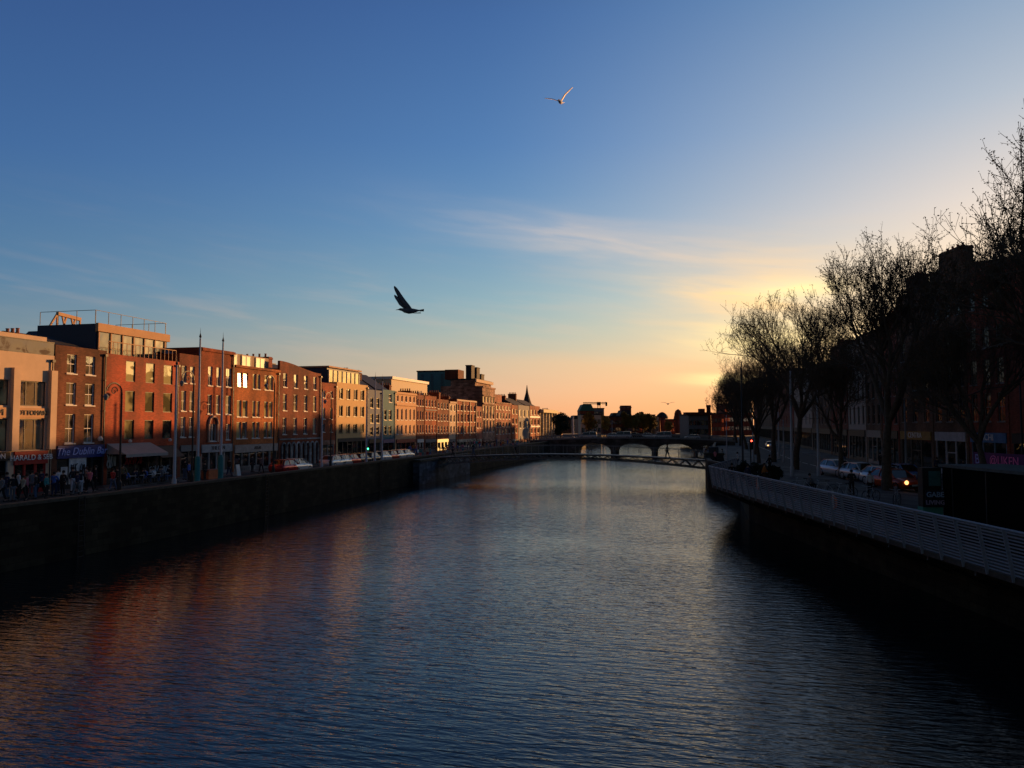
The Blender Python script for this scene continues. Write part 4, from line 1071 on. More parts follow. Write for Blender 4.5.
# ------------------------------------------------------------------ poles and lamps
def mast(label, x, y, zb, H, r=.11, m=None, base=None, finial=True, group='tall masts along the quays', lamp=0, lean=0):
    e = thing('light_mast', label, 'pole', (x, y, zb), lamp if lamp else 0, group)
    MB().lathe([(r*1.5,0),(r*1.5,.9),(r,1.0),(r*.55,H),(0,H+.02)], 10).obj('pole', m or M_steel, e, True)
    if base: MB().lathe([(r*1.9,0),(r*1.9,2.3),(r*1.5,2.5),(r*1.2,2.5)], 10).obj('base', base, e)
    if finial: MB().lathe([(.0,H),(.1,H+.1),(.02,H+.4),(0,H+.9)], 8).obj('finial', M_iron, e)
    return e
for px, py, lab, base in ((175.5,365,'pale mast in front of the join of the red building and the slim brick house',None),(198.5,338,'tall mast with teal foot left of the grey shopfront',M_teal),(221.5,342,'tall mast with teal foot in front of the grey shopfront',M_teal),
                    (322,392,'slim mast in front of the small brick house',None),(375,379,'pale mast in front of the grey-blue house',None),(382.2,381,'pale mast in front of the teal house',None),(366.5,391,'short pale mast at the corner of the yellow block',None)):
    X = -37.2; Y = Yof(px, X); mast(lab, X, Y, GZ+.12, Zof(px, py, X)-GZ-.12, base=base, m=M_steel)
for i, (px, py, X, lab) in enumerate(((573,416,-38,'pale column mast in front of the dark round tree'),(590,417,-38,'thin mast at the far left quay, first past the dark tree'),(612,420,-38,'thin far mast left of the church tower'),(625,421,-39,'thin far mast under the church tower'))):
    D=onX(px,424,X)[0]; mast(lab, X, D, GZ+.12, Zof(px,py,X)-GZ-.12, r=.16 if i else .35, finial=False)
def scroll_lamp(label, px, py, X, flip=1):
    Y = Yof(px, X); H = Zof(px, py, X)-GZ-.12
    e = thing('scroll_lamp', label, 'street lamp', (X, Y, GZ+.12), R(90), 'ornate scroll lamps on the left quay')
    MB().lathe([(.16,0),(.16,.8),(.08,1.0),(.06,H)], 8).obj('pole', M_iron, e)
    a = MB(); pts = [(0,0,H-.6)]+[(-flip*.75+.75*flip*math.cos(t), 0, H+.05+.65*math.sin(t)) for t in [math.pi*k/10 for k in range(11)]]
    a.tube(pts, .045, 6)
    a.tube([(-flip*.75+.35*math.cos(t)*(1-t/9), 0, H+.1+.35*math.sin(t)*(1-t/9)) for t in [k*.6 for k in range(14)]], .03, 5)
    a.obj('scroll_arm', M_iron, e)
    MB().lathe([(.04,.25),(.2,.07),(.17,0),(.09,-.2),(0,-.24)], 10, (-flip*1.5,0,H-.35)).obj('lantern', M_grey, e)
    return e
scroll_lamp('ornate lamp against the left side of the red building', 121, 393, -40)
scroll_lamp('ornate lamp in front of the slim brick house', 193, 380, -40, 1)
scroll_lamp('ornate lamp at the right corner of the orange brick building', 274, 383, -40)
scroll_lamp('ornate lamp in front of the small low brick house', 331, 399, -40)
# right bank masts
for lat, dep, top, lab, r, m_ in ((26.6,72.5,371,'tallest pale mast beside the thick dark trunk',.13,M_steel),(29.4,73.2,386,'second pale mast right of the thick dark trunk',.12,M_steel),(24.2,80,362,'dark slim mast at the left edge of the plane trees',.1,M_iron),
        (38.5,110,412,'mast on the far pavement in front of the warehouse',.12,M_steel),(40.3,78,398,'greenish mast on the far pavement behind the leaning tree',.12,M_grey),(31,98,418,'thin mast left of the white car queue',.1,M_steel),(36,101,420,'thin pale mast on the far side of the road',.1,M_steel),(26.2,93,415,'thin mast above the rail corner',.08,M_steel)):
    x, y = Pc(lat, dep); mast(lab, x, y, GZ+.12, CZ+(424-top)*dep/760-GZ-.12, r, m_, finial=False)
# arm lamp over the right road
x, y = Pc(41.5, 62)
e = mast('dark lamp post with long outreach arm above the blue shop', x, y, GZ+.12, 9.0, .1, M_iron, finial=False)
MB().tube([(0,0,8.2),(-2.4,.4,7.9),(-4.6,.8,6.9)], .05, 6).obj('arm', M_iron, e); MB().box(-5.2,-4.4,.7,1.0,6.7,6.9).obj('lamp_head', M_iron, e)
# traffic lights
def tlight(label, x, y, rz, col, z0=2.9):
    e = thing('traffic_light', label, 'traffic light', (x, y, GZ+.12), rz)
    MB().lathe([(.06,0),(.06,z0+.4)], 8).obj('pole', M_iron, e)
    hd = MB().box(-.17,.17,-.32,-.1,z0-.6,z0+.5).obj('signal_head', M_black, e)
    for k, (nm, cc) in enumerate((('red',(1,.06,.03)),('amber',(1,.5,.05)),('green',(.05,1,.3)))):
        on = nm == col
        mm = mat('signal_%s_%s' % (nm, 'on' if on else 'off'), tuple(c*.5 if on else c*.05 for c in cc), .4, emit=(*cc,1) if on else None, es=5 if on else 0)
        MB().lathe([(.0,0),(.1,0),(.1,.03),(0,.05)], 10).obj('signal_lens', mm, hd, loc=(0,-.33,z0+.3-k*.35)).rotation_euler = (R(90),0,0)
    return e
x, y = Pc(25.2, 80.5); tlight('traffic light showing red on the right quay beyond the bushes', x, y, YAW, 'red')
tlight('traffic light showing green in front of the yellow block', -38.6, Yof(366.5,-38.6), R(60), 'green', 2.4)

# ------------------------------------------------------------------ vehicles
M_tyre = mat('tyre_rubber', (.012,.012,.012), .85); M_rim = mat('wheel_rim', (.3,.3,.31), .35, metal=.8)
M_cglass = glass_mat('car_glass', (.008,.009,.01), .02, .03, .05, blind=(.02,.02,.02))
M_hl = mat('headlight_on', (.8,.75,.6), .3, emit=(1,.42,.13,1), es=2.2); M_hloff = mat('headlight_off', (.5,.5,.5), .2); M_tl = mat('tail_light', (.3,.01,.01), .3)
def car(name, kind, col, lit=False):
    e = thing(name, 'x', 'car')
    van = kind == 'van'
    Ln, Wd = (5.0, 1.9) if van else (4.3, 1.76)
    m_ = mat('car_paint_'+name+col[0], col[1], .25, metal=.3, var=.02, spec=.6)
    # stations along x (front = -x): x, bottom z, shoulder z, half width
    st = [(-.5,.38,.55,.80),(-.49,.30,.66,.88),(-.44,.22,.74,.95),(-.30,.2,.86,.99),(-.16,.2,.93,1),(.0,.2,.95,1),(.2,.2,.96,1),(.38,.22,.97,.99),(.46,.26,.94,.95),(.5,.38,.80,.86)]
    if van: st = [(a, b_, c_+(.12), d) for a, b_, c_, d in st]
    body = MB(); ring = []
    for a, zb_, zs_, hw in st:
        w = hw*Wd/2; x = a*Ln; zm = (zb_+zs_)/2
        ring.append([(x,-w*.9,zb_),(x,-w,zb_+.15),(x,-w,zm+.08),(x,-w*.93,zs_-.02),(x,-w*.6,zs_+.03),(x,0,zs_+.045),(x,w*.6,zs_+.03),(x,w*.93,zs_-.02),(x,w,zm+.08),(x,w,zb_+.15),(x,w*.9,zb_)])
    for r0, r1 in zip(ring, ring[1:]):
        for k in range(len(r0)):
            j = (k+1) % len(r0); body.quad(r0[k], r1[k], r1[j], r0[j])
    body.poly(ring[0]); body.poly(list(reversed(ring[-1])))
    bo = body.obj('body', m_, e, True); bmm = bmesh.new(); bmm.from_mesh(bo.data); bmesh.ops.remove_doubles(bmm, verts=bmm.verts, dist=.0005); bmesh.ops.recalc_face_normals(bmm, faces=bmm.faces); bmm.to_mesh(bo.data); bmm.free()
    # glasshouse
    gx = [(-.26,.93,.82,.0),(-.08,1.42,.68,1),(.14,1.47,.68,1),(.30,1.42,.66,1),(.44,.96,.78,0)] if not van else [(-.36,1.05,.85,0),(-.24,1.8,.78,1),(.1,1.95,.78,1),(.46,1.92,.78,1),(.495,1.0,.85,0)]
    g = MB(); rr_ = []
    for a, zt_, hw, _ in gx:
        x = a*Ln; w = Wd/2; zb_ = .93 if not van else 1.05
        rr_.append([(x, -w*.93, zb_-.02), (x, -w*hw/ (1.0), zt_-.03), (x, w*hw, zt_-.03), (x, w*.93, zb_-.02)])
    for r0, r1 in zip(rr_, rr_[1:]):
        for k in (0, 2): g.quad(r0[k], r1[k], r1[k+1], r0[k+1])
        g.quad(r0[1], r1[1], r1[2], r0[2])
    for r0, r1 in zip(rr_, rr_[1:]): g.quad(r0[0], r0[3], r1[3], r1[0])
    g.quad(*rr_[0]); g.quad(*rr_[-1])
    gm_ = g.mesh('windows', M_cglass); bmm = bmesh.new(); bmm.from_mesh(gm_); bmesh.ops.remove_doubles(bmm, verts=bmm.verts, dist=.0005); bmesh.ops.recalc_face_normals(bmm, faces=bmm.faces); bmm.to_mesh(gm_); bmm.free(); link('windows', gm_, bo)
    rf = MB(); a0, a1 = rr_[1], rr_[-2]
    for r0, r1 in zip(rr_[1:-1], rr_[2:-1]):
        rf.quad(*[(p[0], p[1]*1.02, p[2]+.025) for p in (r0[1], r1[1], r1[2], r0[2])])
        rf.quad((r0[1][0],r0[1][1]*1.02,r0[1][2]+.025),(r0[1][0],r0[1][1]*1.03,r0[1][2]-.05),(r1[1][0],r1[1][1]*1.03,r1[1][2]-.05),(r1[1][0],r1[1][1]*1.02,r1[1][2]+.025))
        rf.quad((r0[2][0],r0[2][1]*1.02,r0[2][2]+.025),(r0[2][0],r0[2][1]*1.03,r0[2][2]-.05),(r1[2][0],r1[2][1]*1.03,r1[2][2]-.05),(r1[2][0],r1[2][1]*1.02,r1[2][2]+.025))
    for sgn in (1, 2):
        for r0, r1 in ((rr_[0], rr_[1]), (rr_[-2], rr_[-1])):
            o_ = 0 if sgn == 1 else 3; i_ = 1 if sgn == 1 else 2
            a = r0[o_] if r0 is rr_[0] else r0[i_]; b_ = r1[i_] if r0 is rr_[0] else r1[o_]
            rf.bar(tuple(Vector(a)*1.0), tuple(Vector(b_)*1.0), .07)
        mid_ = rr_[2]; rf.bar((mid_[0][0], (mid_[0] if sgn == 1 else mid_[3])[1]*1.0, .93), (mid_[1][0], (mid_[1] if sgn == 1 else mid_[2])[1]*1.01, mid_[1][2]), .07)
    rf.obj('roof', m_, bo)
    for sx in (-.31, .3):
        for sy in (-1, 1):
            wx, wy = sx*Ln, sy*(Wd/2-.1)
            t = MB().lathe([(.22,-.1),(.31,-.1),(.325,-.06),(.325,.06),(.31,.1),(.22,.1)], 18).obj('wheel', M_tyre, e, loc=(wx, wy, .325)); t.rotation_euler = (R(90),0,0)
            MB().lathe([(0,-.085),(.06,-.09),(.21,-.07),(.225,-.095),(.225,.095),(.21,.07),(.06,.09),(0,.085)], 12).obj('rim', M_rim, t)
    hl = MB()
    for sy in (-1, 1):
        MB().lathe([(0,0),(.12,.0),(.15,.04),(.12,.1),(0,.1)], 10).obj('headlight', M_hl if lit else M_hloff, bo, loc=(-.5*Ln-.03, sy*Wd*.34, .66)).rotation_euler = (0,R(90),0)
        MB().box(.5*Ln-.05, .5*Ln+.02, sy*Wd*.36-.14, sy*Wd*.36+.14, .68, .82).obj('tail_light', M_tl, bo)
        MB().box(-.17*Ln, -.13*Ln, sy*Wd*.56-.09, sy*Wd*.56+.09, .92, 1.05).obj('wing_mirror', m_, bo)
    MB().box(-.5*Ln-.06, -.5*Ln+.05, -.45, .45, .34, .5).obj('grille', M_black, bo)
    MB().box(-.5*Ln-.075, -.5*Ln-.062, -.26, .26, .42, .53).obj('number_plate', M_white, bo)
    return e
silver = ('silver', (.62,.63,.65)); white = ('white', (.7,.7,.68)); red = ('red', (.4,.02,.02)); dark = ('dark', (.03,.035,.045)); blue = ('blue', (.1,.2,.4)); tan = ('gold', (.35,.27,.18))
cs_ = car('parked_car', 'car', silver, True); cw_ = car('parked_car', 'car', white); cr_ = car('parked_car', 'car', red); cd_ = car('parked_car', 'car', dark, True); cb_ = car('parked_car', 'car', blue); co_ = car('parked_car', 'car', ('orange', (.5,.07,.015)), True); vw_ = car('white_van', 'van', white); cl_ = car('oncoming_car', 'car', white, True)  # co_ is a dark car with orange reflected light put into its paint
# right bank queue, heading towards the viewpoint (front -x -> pointing to -depth)
GC = 'cars queuing towards the viewer on the right quay'
rzq = R(98)+YAW
for pr_, lat, dep, lab in ((cs_,32.0,75,'silver car with lit headlights, leftmost of the queue on the right quay'),(cs_,31.6,69.2,'silver car with lit headlights second from the left in the queue'),(cs_,31.0,63.4,'silver car partly hidden behind the leaning tree trunk'),(cb_,34.4,67.0,'blue car in the outer lane right of the leaning trunk'),(co_,29.7,59.3,'dark car nearest to the viewer in the queue, orange glow put into its paint')):
    x, y = Pc(lat, dep); place(pr_, (x, y, GZ+.005), rzq, lab, GC, 1.1)
place(cl_, (15.2, 168, GZ+.005), R(90), 'small white car driving on the right quay far from the others')
GL = 'cars parked along the left quay'
for pr_, px, lab in ((cr_,287,'red car parked leftmost above the left quay wall'),(cw_,297,'white car parked next to the leftmost red one'),(cw_,334,'white car parked below the small brick house'),(cw_,343,'white hatchback parked in front of the yellow block'),
        (cr_,351,'red car parked in front of the yellow block'),(cd_,361,'dark car parked at the right corner of the yellow block'),(cd_,372,'dark saloon parked in front of the grey-blue house'),(cw_,383,'white car parked in front of the teal house'),(cw_,398,'second white car parked in front of the peach palazzo'),(cw_,405,'white car at the right end of the parked row'),(cr_,391,'red car squeezed between two white ones')):
    X = -41.2; o = place(pr_, (X, Yof(px, X), GZ+.005), R(-90), lab, GL)
GV = 'vehicles crossing the stone bridge'
for i, (pr_, px, lab) in enumerate(((vw_,588,'white van at the left end of the stone bridge'),(cw_,613,'white car crossing the stone bridge left of centre'),(vw_,622,'white van right behind the white car on the stone bridge'),(cw_,648,'white car at the middle of the stone bridge'),(vw_,662,'white van on the bridge above the second open arch'),(cd_,636,'dark car between two white vehicles on the stone bridge'),(cw_,692,'white car near the right end of the stone bridge'))):
    az = math.atan((px-512)/760)-YAW; x = 188*math.tan(az); place(pr_, (x, 188+(i % 2)*3, zd(x)+.01), R(180) if i % 2 else 0, lab, GV, .88)

# ------------------------------------------------------------------ people
def skin_mesh(name, verts, edges, radii, m, sub=1):
    me = bpy.data.meshes.new('t'); me.from_pydata(verts, edges, []); o = bpy.data.objects.new('t', me); C.objects.link(o)
    md = o.modifiers.new('s', 'SKIN'); sv = me.skin_vertices[0].data
    for i, r in enumerate(radii): sv[i].radius = r if isinstance(r, tuple) else (r, r)
    sv[0].use_root = True
    md.branch_smoothing = .3
    if sub: q = o.modifiers.new('u', 'SUBSURF'); q.levels = q.render_levels = sub
    dg = bpy.context.evaluated_depsgraph_get(); r = bpy.data.meshes.new_from_object(o.evaluated_get(dg)); bpy.data.objects.remove(o)
    r.name = name; r.materials.clear(); r.materials.append(m)
    for p in r.polygons: p.use_smooth = True
    return r
SK = mat('skin', (.45,.27,.19), .6, var=.05)
poses = {}
def mk_pose(kind):
    """skeleton joints; figure faces -y, 1.72 m tall"""
    sit = kind == 'sit'; pz = .5 if sit else .93
    V = {'pel':(0,0,pz),'wai':(0,0,pz+.17),'che':(0,-.01,pz+.36),'sho':(0,0,pz+.5),'nec':(0,0,pz+.58),'jaw':(0,-.03,pz+.64),'hea':(0,-.01,pz+.71),'top':(0,.01,pz+.77)}
    ank = {'stand':(0,0),'walk':(-.28,.26),'sit':(0,0),'lean':(-.05,.05)}[kind]
    for s_, n_ in ((-1,'l'),(1,'r')):
        k = ank[0] if s_ < 0 else ank[1]
        V['sh'+n_] = (s_*.19,0,pz+.48)
        if kind == 'walk': el, ha = (s_*.24, -k*.45, pz+.22), (s_*.24, -k*.9-.06, pz+.0)
        elif kind == 'sit': el, ha = (s_*.25,-.06,pz+.22), (s_*.15,-.3,pz+.17)
        elif kind == 'lean': el, ha = (s_*.27,-.12,pz+.22), (s_*.12,-.3,pz+.28)
        else: el, ha = (s_*.25,.02,pz+.2), (s_*.26,-.05,pz-.03)
        V['el'+n_] = el; V['ha'+n_] = ha; d = (Vector(ha)-Vector(el)).normalized()
        V['fi'+n_] = tuple(Vector(ha)+d*.1)
        V['hi'+n_] = (s_*.09,0,pz-.04)
        if sit: V['kn'+n_] = (s_*.12,-.42,.5); V['an'+n_] = (s_*.12,-.44,.08); V['to'+n_] = (s_*.13,-.6,.04)
        else: V['kn'+n_] = (s_*.1, k*.45-.03, .49); V['an'+n_] = (s_*.1, k, .08+(.06 if k > .1 else 0)); V['to'+n_] = (s_*.11, k-.15, .035)
    return V
RB = {'pel':(.14,.1),'wai':(.13,.09),'che':(.15,.1),'sho':(.1,.08),'nec':.05,'jaw':.07,'hea':.088,'top':.07,'sh':.06,'el':.04,'ha':.03,'fi':.025,'hi':.085,'kn':.055,'an':.04,'to':.03}
EB = [('pel','wai'),('wai','che'),('che','sho'),('sho','nec'),('nec','jaw'),('jaw','hea'),('hea','top')]
for n_ in 'lr': EB += [('sho','sh'+n_),('sh'+n_,'el'+n_),('el'+n_,'ha'+n_),('ha'+n_,'fi'+n_),('pel','hi'+n_),('hi'+n_,'kn'+n_),('kn'+n_,'an'+n_),('an'+n_,'to'+n_)]
def part(V, edges, m, name, extra=0.0):
    names = []
    for a, b_ in edges:
        for q in (a, b_):
            if q not in names: names.append(q)
    rad = []
    for q in names:
        r = RB.get(q, RB.get(q[:2])); r = r if isinstance(r, tuple) else (r, r); rad.append((r[0]+extra, r[1]+extra))
    return skin_mesh(name, [V[q] for q in names], [(names.index(a), names.index(b_)) for a, b_ in edges], rad, m)
cloth = {}
CL = {'black':(.02,.02,.022),'navy':(.025,.035,.08),'blue':(.06,.14,.45),'white':(.6,.6,.6),'grey':(.16,.16,.17),'pink':(.55,.18,.22),'red':(.35,.04,.04),'olive':(.13,.12,.07),'teal':(.05,.25,.25),'denim':(.08,.12,.2),'beige':(.35,.3,.22),'orange':(.6,.2,.04),'brown':(.12,.07,.04)}
def cm(c): return mat('cloth_'+c, CL[c], .9, var=.12)
def person(pose, topc, legc, x, y, z, rz, label, group, sc=1.0):
    if pose not in poses:
        V = mk_pose(pose)
        T = [('wai','che'),('pel','wai'),('che','sho')]+[(a, b_) for n_ in 'lr' for a, b_ in (('sho','sh'+n_),('sh'+n_,'el'+n_),('el'+n_,'ha'+n_))]
        Lg = [(a, b_) for n_ in 'lr' for a, b_ in (('pel','hi'+n_),('hi'+n_,'kn'+n_),('kn'+n_,'an'+n_))]
        hd = Vector(V['hea']); hair = MB().lathe([(0,.13),(.06,.12),(.1,.06),(.108,0),(.1,-.05)], 10, (hd.x, hd.y+.02, hd.z+.01))
        poses[pose] = (part(V, EB, SK, 'person'), part(V, T, cm('black'), 'jacket', .018), part(V, Lg, cm('black'), 'trousers', .016), hair.mesh('hair', mat('dark_hair', (.03,.02,.015), .8), True),
                       MB().box(V['anl'][0]-.05, V['anl'][0]+.05, V['tol'][1]-.05, V['anl'][1]+.08, 0, .09).box(V['anr'][0]-.05, V['anr'][0]+.05, V['tor'][1]-.05, V['anr'][1]+.08, 0, .09).mesh('shoes', mat('shoe_leather', (.03,.03,.03), .6)))
    ms = poses[pose]
    p = link('person', ms[0]); p.location = (x, y, z); p.rotation_euler = (0,0,rz); p.scale = (sc,)*3
    tag(p, label, 'person', group)
    for msh, c_, n_ in ((ms[1], topc, 'jacket'), (ms[2], legc, 'trousers'), (ms[3], None, 'hair'), (ms[4], None, 'shoes')):
        o = link(n_, msh, p)
        if c_: o.material_slots[0].link = 'OBJECT'; o.material_slots[0].material = cm(c_)
    return p
GPL = 'people on the left quay pavement'
P1 = [(-2,'stand','black','black','the leftmost sign'),(4,'walk','grey','black','the left edge near the salon'),(9,'stand','navy','denim','the salon doorway'),(15,'stand','black','grey','the red shop left pillar'),(20.5,'stand','white','black','the red shop window, left'),(25,'walk','beige','black','the red shop window, white shoes'),
 (29,'stand','pink','black','the red shop centre'),(34,'stand','grey','grey','the red shop, right of the pink top'),(38,'stand','black','denim','the red shop, dark coat'),(43,'walk','navy','black','the red shop door'),(48.5,'stand','teal','black','the red shop right pillar'),(56,'lean','blue','navy','the join of cream block and brown house'),(60,'stand','white','navy','the left side of the blue bar'),
 (65,'stand','black','black','the small white poster'),(74.5,'stand','black','white','the large white poster, left'),(79,'walk','navy','grey','the large white poster, middle'),(82.5,'stand','black','white','the large white poster, right'),(88,'stand','grey','black','the blue bar doorway'),(91.5,'walk','pink','black','the right end of the blue bar'),(97,'stand','black','black','the dark bar corner'),
 (114.5,'walk','red','denim','the cream graffiti'),(119,'stand','black','black','the grey awning, left'),(124.5,'stand','olive','black','the red graffiti, left'),(190,'stand','blue','black','the slim house doorway'),(186,'stand','black','denim','the slim house, left of the doorway'),(206,'stand','black','black','the grey shopfront'),(230,'walk','black','navy','the stone shop corner'),(253,'stand','black','black','the orange building shop'),(262,'walk','grey','black','the orange building, right part')]
for i, (px, pose, a, b_, w) in enumerate(P1):
    X = -43.4 - (i*37 % 5)*.35; Y = Yof(px, X)
    person(pose, a, b_, X, Y, GZ+(.12 if X < -44.3 else .005), R((i*83) % 360) if pose != 'walk' else R(0 if i % 2 else 180), '%s top, %s trousers, %s by %s' % (a, b_, {'stand':'standing','walk':'walking','lean':'leaning forward'}[pose], w), GPL, .96+.02*(i % 5))
# seated people at the pavement tables under the red graffiti
GS = 'people seated at the pavement tables'
tb = thing('cafe_table', 'x', 'table'); MB().lathe([(0,.72),(.36,.72),(.36,.75),(0,.75)], 14).obj('tabletop', M_white, tb); MB().lathe([(.2,0),(.2,.03),(.03,.05),(.03,.72)], 8).obj('leg', M_iron, tb)
ch = thing('cafe_chair', 'x', 'chair'); MB().box(-.2,.2,-.2,.2,.43,.46).obj('seat', M_iron, ch); MB().box(-.2,.2,.17,.2,.55,.86).obj('backrest', M_iron, ch)
for sx in (-.18,.18):
    for sy in (-.18,.18): MB().box(sx-.015,sx+.015,sy-.015,sy+.015,0,.43 if sy < 0 else .86).obj('leg', M_iron, ch)
nm_ = ['leftmost','second','third','fourth','rightmost']
for k in range(5):
    px = 133+k*8.2; X = -44.9; Y = Yof(px, X)
    place(tb, (X, Y, GZ+.12), 0, '%s white cafe table under the awning of the red building' % nm_[k], 'pavement cafe tables')
    for s_, (a, b_) in ((-1, (('blue','navy','black','white','grey')[k], 'black')), (1, (('black','blue','white','grey','black')[k], 'denim'))):
        place(ch, (X, Y+s_*.65, GZ+.12), R(180) if s_ < 0 else 0, 'dark cafe chair on the %s side of the %s white table' % ('left' if s_ < 0 else 'right', nm_[k]), 'pavement cafe chairs')
        person('sit', a, b_, X, Y+s_*.62, GZ+.1, R(180) if s_ < 0 else 0, 'person in %s top seated on the %s side of the %s cafe table' % (a, 'left' if s_ < 0 else 'right', nm_[k]), GS)
# crowd between the parked cars and the footbridge
cols_ = list(CL); rn = random.Random(12); seen = set()
GQ = 'people gathered on the left quay near the footbridge'
an = ['the white downpipe','the yellow lit shop','the cream narrow house','the brick offices','the sandstone block','the pink brick block','the grey pub']
for k in range(44):
    px = 410+k*3.35+rn.uniform(-1,1); X = rn.choice((-37.3,-38.2,-43.6,-45))
    a, b_ = rn.choice(cols_), rn.choice(cols_[:10]); w = an[min(6, int((px-410)/21))]
    while (a, b_, w) in seen: a, b_ = rn.choice(cols_), rn.choice(cols_[:10])
    seen.add((a, b_, w)); pose = rn.choice(('stand','walk','stand'))
    person(pose, a, b_, X, Yof(px, X), GZ+.12, rn.uniform(0,6.28), 'person in %s top and %s trousers on the left quay below %s' % (a, b_, w), GQ, rn.uniform(.94,1.04))
GM = 'people on the footbridge'
for x, a, b_, lab in ((-30,'black','denim','person in black crossing the left part of the footbridge'),(-24,'grey','black','person in grey on the footbridge left of its middle'),(-3.6,'black','black','dark figure standing near the right end of the footbridge'),(-33,'navy','black','person in navy stepping onto the footbridge')):
    person('walk', a, b_, x, 101.6, zt(x)+.005, R(90), lab, GM)
GR_ = 'people on the right quay'
for i, (lat, dep, pose, a, b_, lab, zz) in enumerate([(18.0,62.5,'stand','black','black','dark figure left of a pair behind the boardwalk rail corner',dz),(18.9,61.2,'stand','navy','black','dark figure right of a pair behind the boardwalk rail corner',dz),
   (20.9,63.2,'walk','orange','brown','person in orange top in front of the bushes',GZ+.12),(22.8,58.5,'sit','grey','black','seated person in grey between the bushes and the bicycles',GZ+.0),(24.0,54,'lean','black','black','dark person bending over a bicycle',GZ+.12),(24.6,52.5,'stand','white','black','person in white top near the trunk of the leaning tree',GZ+.12),
   (27,80,'walk','black','black','dark figure walking below the red traffic light',GZ+.12),(26,88,'stand','white','navy','person in white top beyond the traffic light',GZ+.12),(25.3,95,'walk','pink','black','person in pink top at the far end of the footbridge',GZ+.12),(24.9,98,'stand','beige','denim','person in beige top by the pillar abutment',GZ+.12),
   (26.4,102,'stand','blue','black','person in blue top near the pillar abutment',GZ+.12),(27.3,99,'walk','grey','black','person in grey top walking from the footbridge',GZ+.12),(41.5,86,'stand','black','black','dark figure on the far pavement behind the silver cars',GZ+.12),(41,94,'walk','black','denim','figure in black and denim on the far pavement',GZ+.12),(41.2,74,'stand','navy','black','figure in navy outside the ochre shop',GZ+.12),
   (41.4,70,'walk','black','grey','figure in black and grey outside the white shop',GZ+.12),(41.2,66,'stand','brown','black','figure in brown outside the white shop window',GZ+.12),(27.8,110,'stand','white','black','far person in white top on the river pavement',GZ+.12),(28.6,115,'walk','black','denim','far person in black top on the river pavement',GZ+.12),(29,108,'stand','pink','denim','far person in pink and denim on the river pavement',GZ+.12)]):
    x, y = Pc(lat, dep); person(pose, a, b_, x, y, zz, R(40*i), lab, GR_)

# bicycles
def bicycle():
    e = thing('bicycle', 'x', 'bicycle')
    fr = MB()
    for a, b_ in (((-.5,0,.34),(-.35,0,.85)),((-.4,0,.75),(.15,0,.8)),((-.38,0,.7),(0,0,.28)),((0,0,.28),(.18,0,.88)),((0,0,.28),(.52,0,.34)),((.15,0,.76),(.52,0,.34))): fr.tube([a, b_], .018, 5)
    fr.obj('frame', M_steel, e)
    for x in (-.5,.52):
        w = MB(); w.tube([(x+.33*math.cos(t),0,.34+.33*math.sin(t)) for t in [2*math.pi*k/18 for k in range(19)]], .018, 5, False)
        for k in range(6): w.tube([(x,0,.34),(x+.32*math.cos(k*1.047),0,.34+.32*math.sin(k*1.047))], .004, 3)
        w.obj('wheel', M_tyre, e)
    MB().box(.06,.32,-.07,.07,.88,.93).obj('saddle', M_black, e); MB().tube([(-.38,-.28,.95),(-.34,0,.9),(-.38,.28,.95)], .016, 5).obj('handlebar', M_steel, e)
    return e
by = bicycle()
for i, (lat, dep, lab) in enumerate(((21.3,56,'bicycle nearest the bushes, leaning by the wall'),(21.9,53.6,'second bicycle from the bushes'),(22.3,51.2,'bicycle in the middle of the parked row'),(22.9,48.8,'bicycle nearest the leaning tree'),(23.4,46.5,'last bicycle of the row towards the teal cabin'))):
    x, y = Pc(lat, dep); place(by, (x, y, GZ+.12), YAW+R(20*i-30), lab, 'bicycles parked behind the boardwalk', 1.1)
# orange tape markers on the railing
mo = mat('orange_lifebuoy', (.75,.18,.03), .5)
for lat, dep, lab in ((16.35,51.5,'orange life buoy on the boardwalk railing, farther one'),(16.4,39.6,'orange life buoy on the boardwalk railing, nearer one')):
    x, y = Pc(lat+.25, dep); e = thing('life_buoy', lab, 'life buoy', (x, y, dz+.5), YAW+R(90))
    MB().tube([(.3*math.cos(t),0,.4+.3*math.sin(t)) for t in [2*math.pi*k/16 for k in range(17)]], .06, 7, False).obj('ring', mo, e)
    MB().box(-.05,.05,.0,.06,0,1.0).obj('holder', M_white, e)
# A-board by the stone shop, orange box
e = thing('sandwich_board', 'white folding sandwich board outside the orange brick building', 'sign', (-44.2, Yof(236,-44.2), GZ+.005))
MB().poly([(0,-.3,0),(0,.3,0),(.22,.3,1.1),(.22,-.3,1.1)]).obj('front_board', M_white, e).modifiers.new('s','SOLIDIFY').thickness = .02
MB().poly([(.46,-.3,0),(.46,.3,0),(.24,.3,1.1),(.24,-.3,1.1)]).obj('rear_board', M_white, e).modifiers.new('s','SOLIDIFY').thickness = .02
e = thing('planter', 'terracotta planter outside the grey shopfront', 'planter', (-43.9, Yof(212,-43.9), GZ+.005))
MB().box(-.4,.4,-.9,.9,0,.8).obj('trough', mat('orange_planter', (.5,.14,.05), .8), e); MB().box(-.43,.43,-.93,.93,.803,.86).obj('rim', M_terra, e)

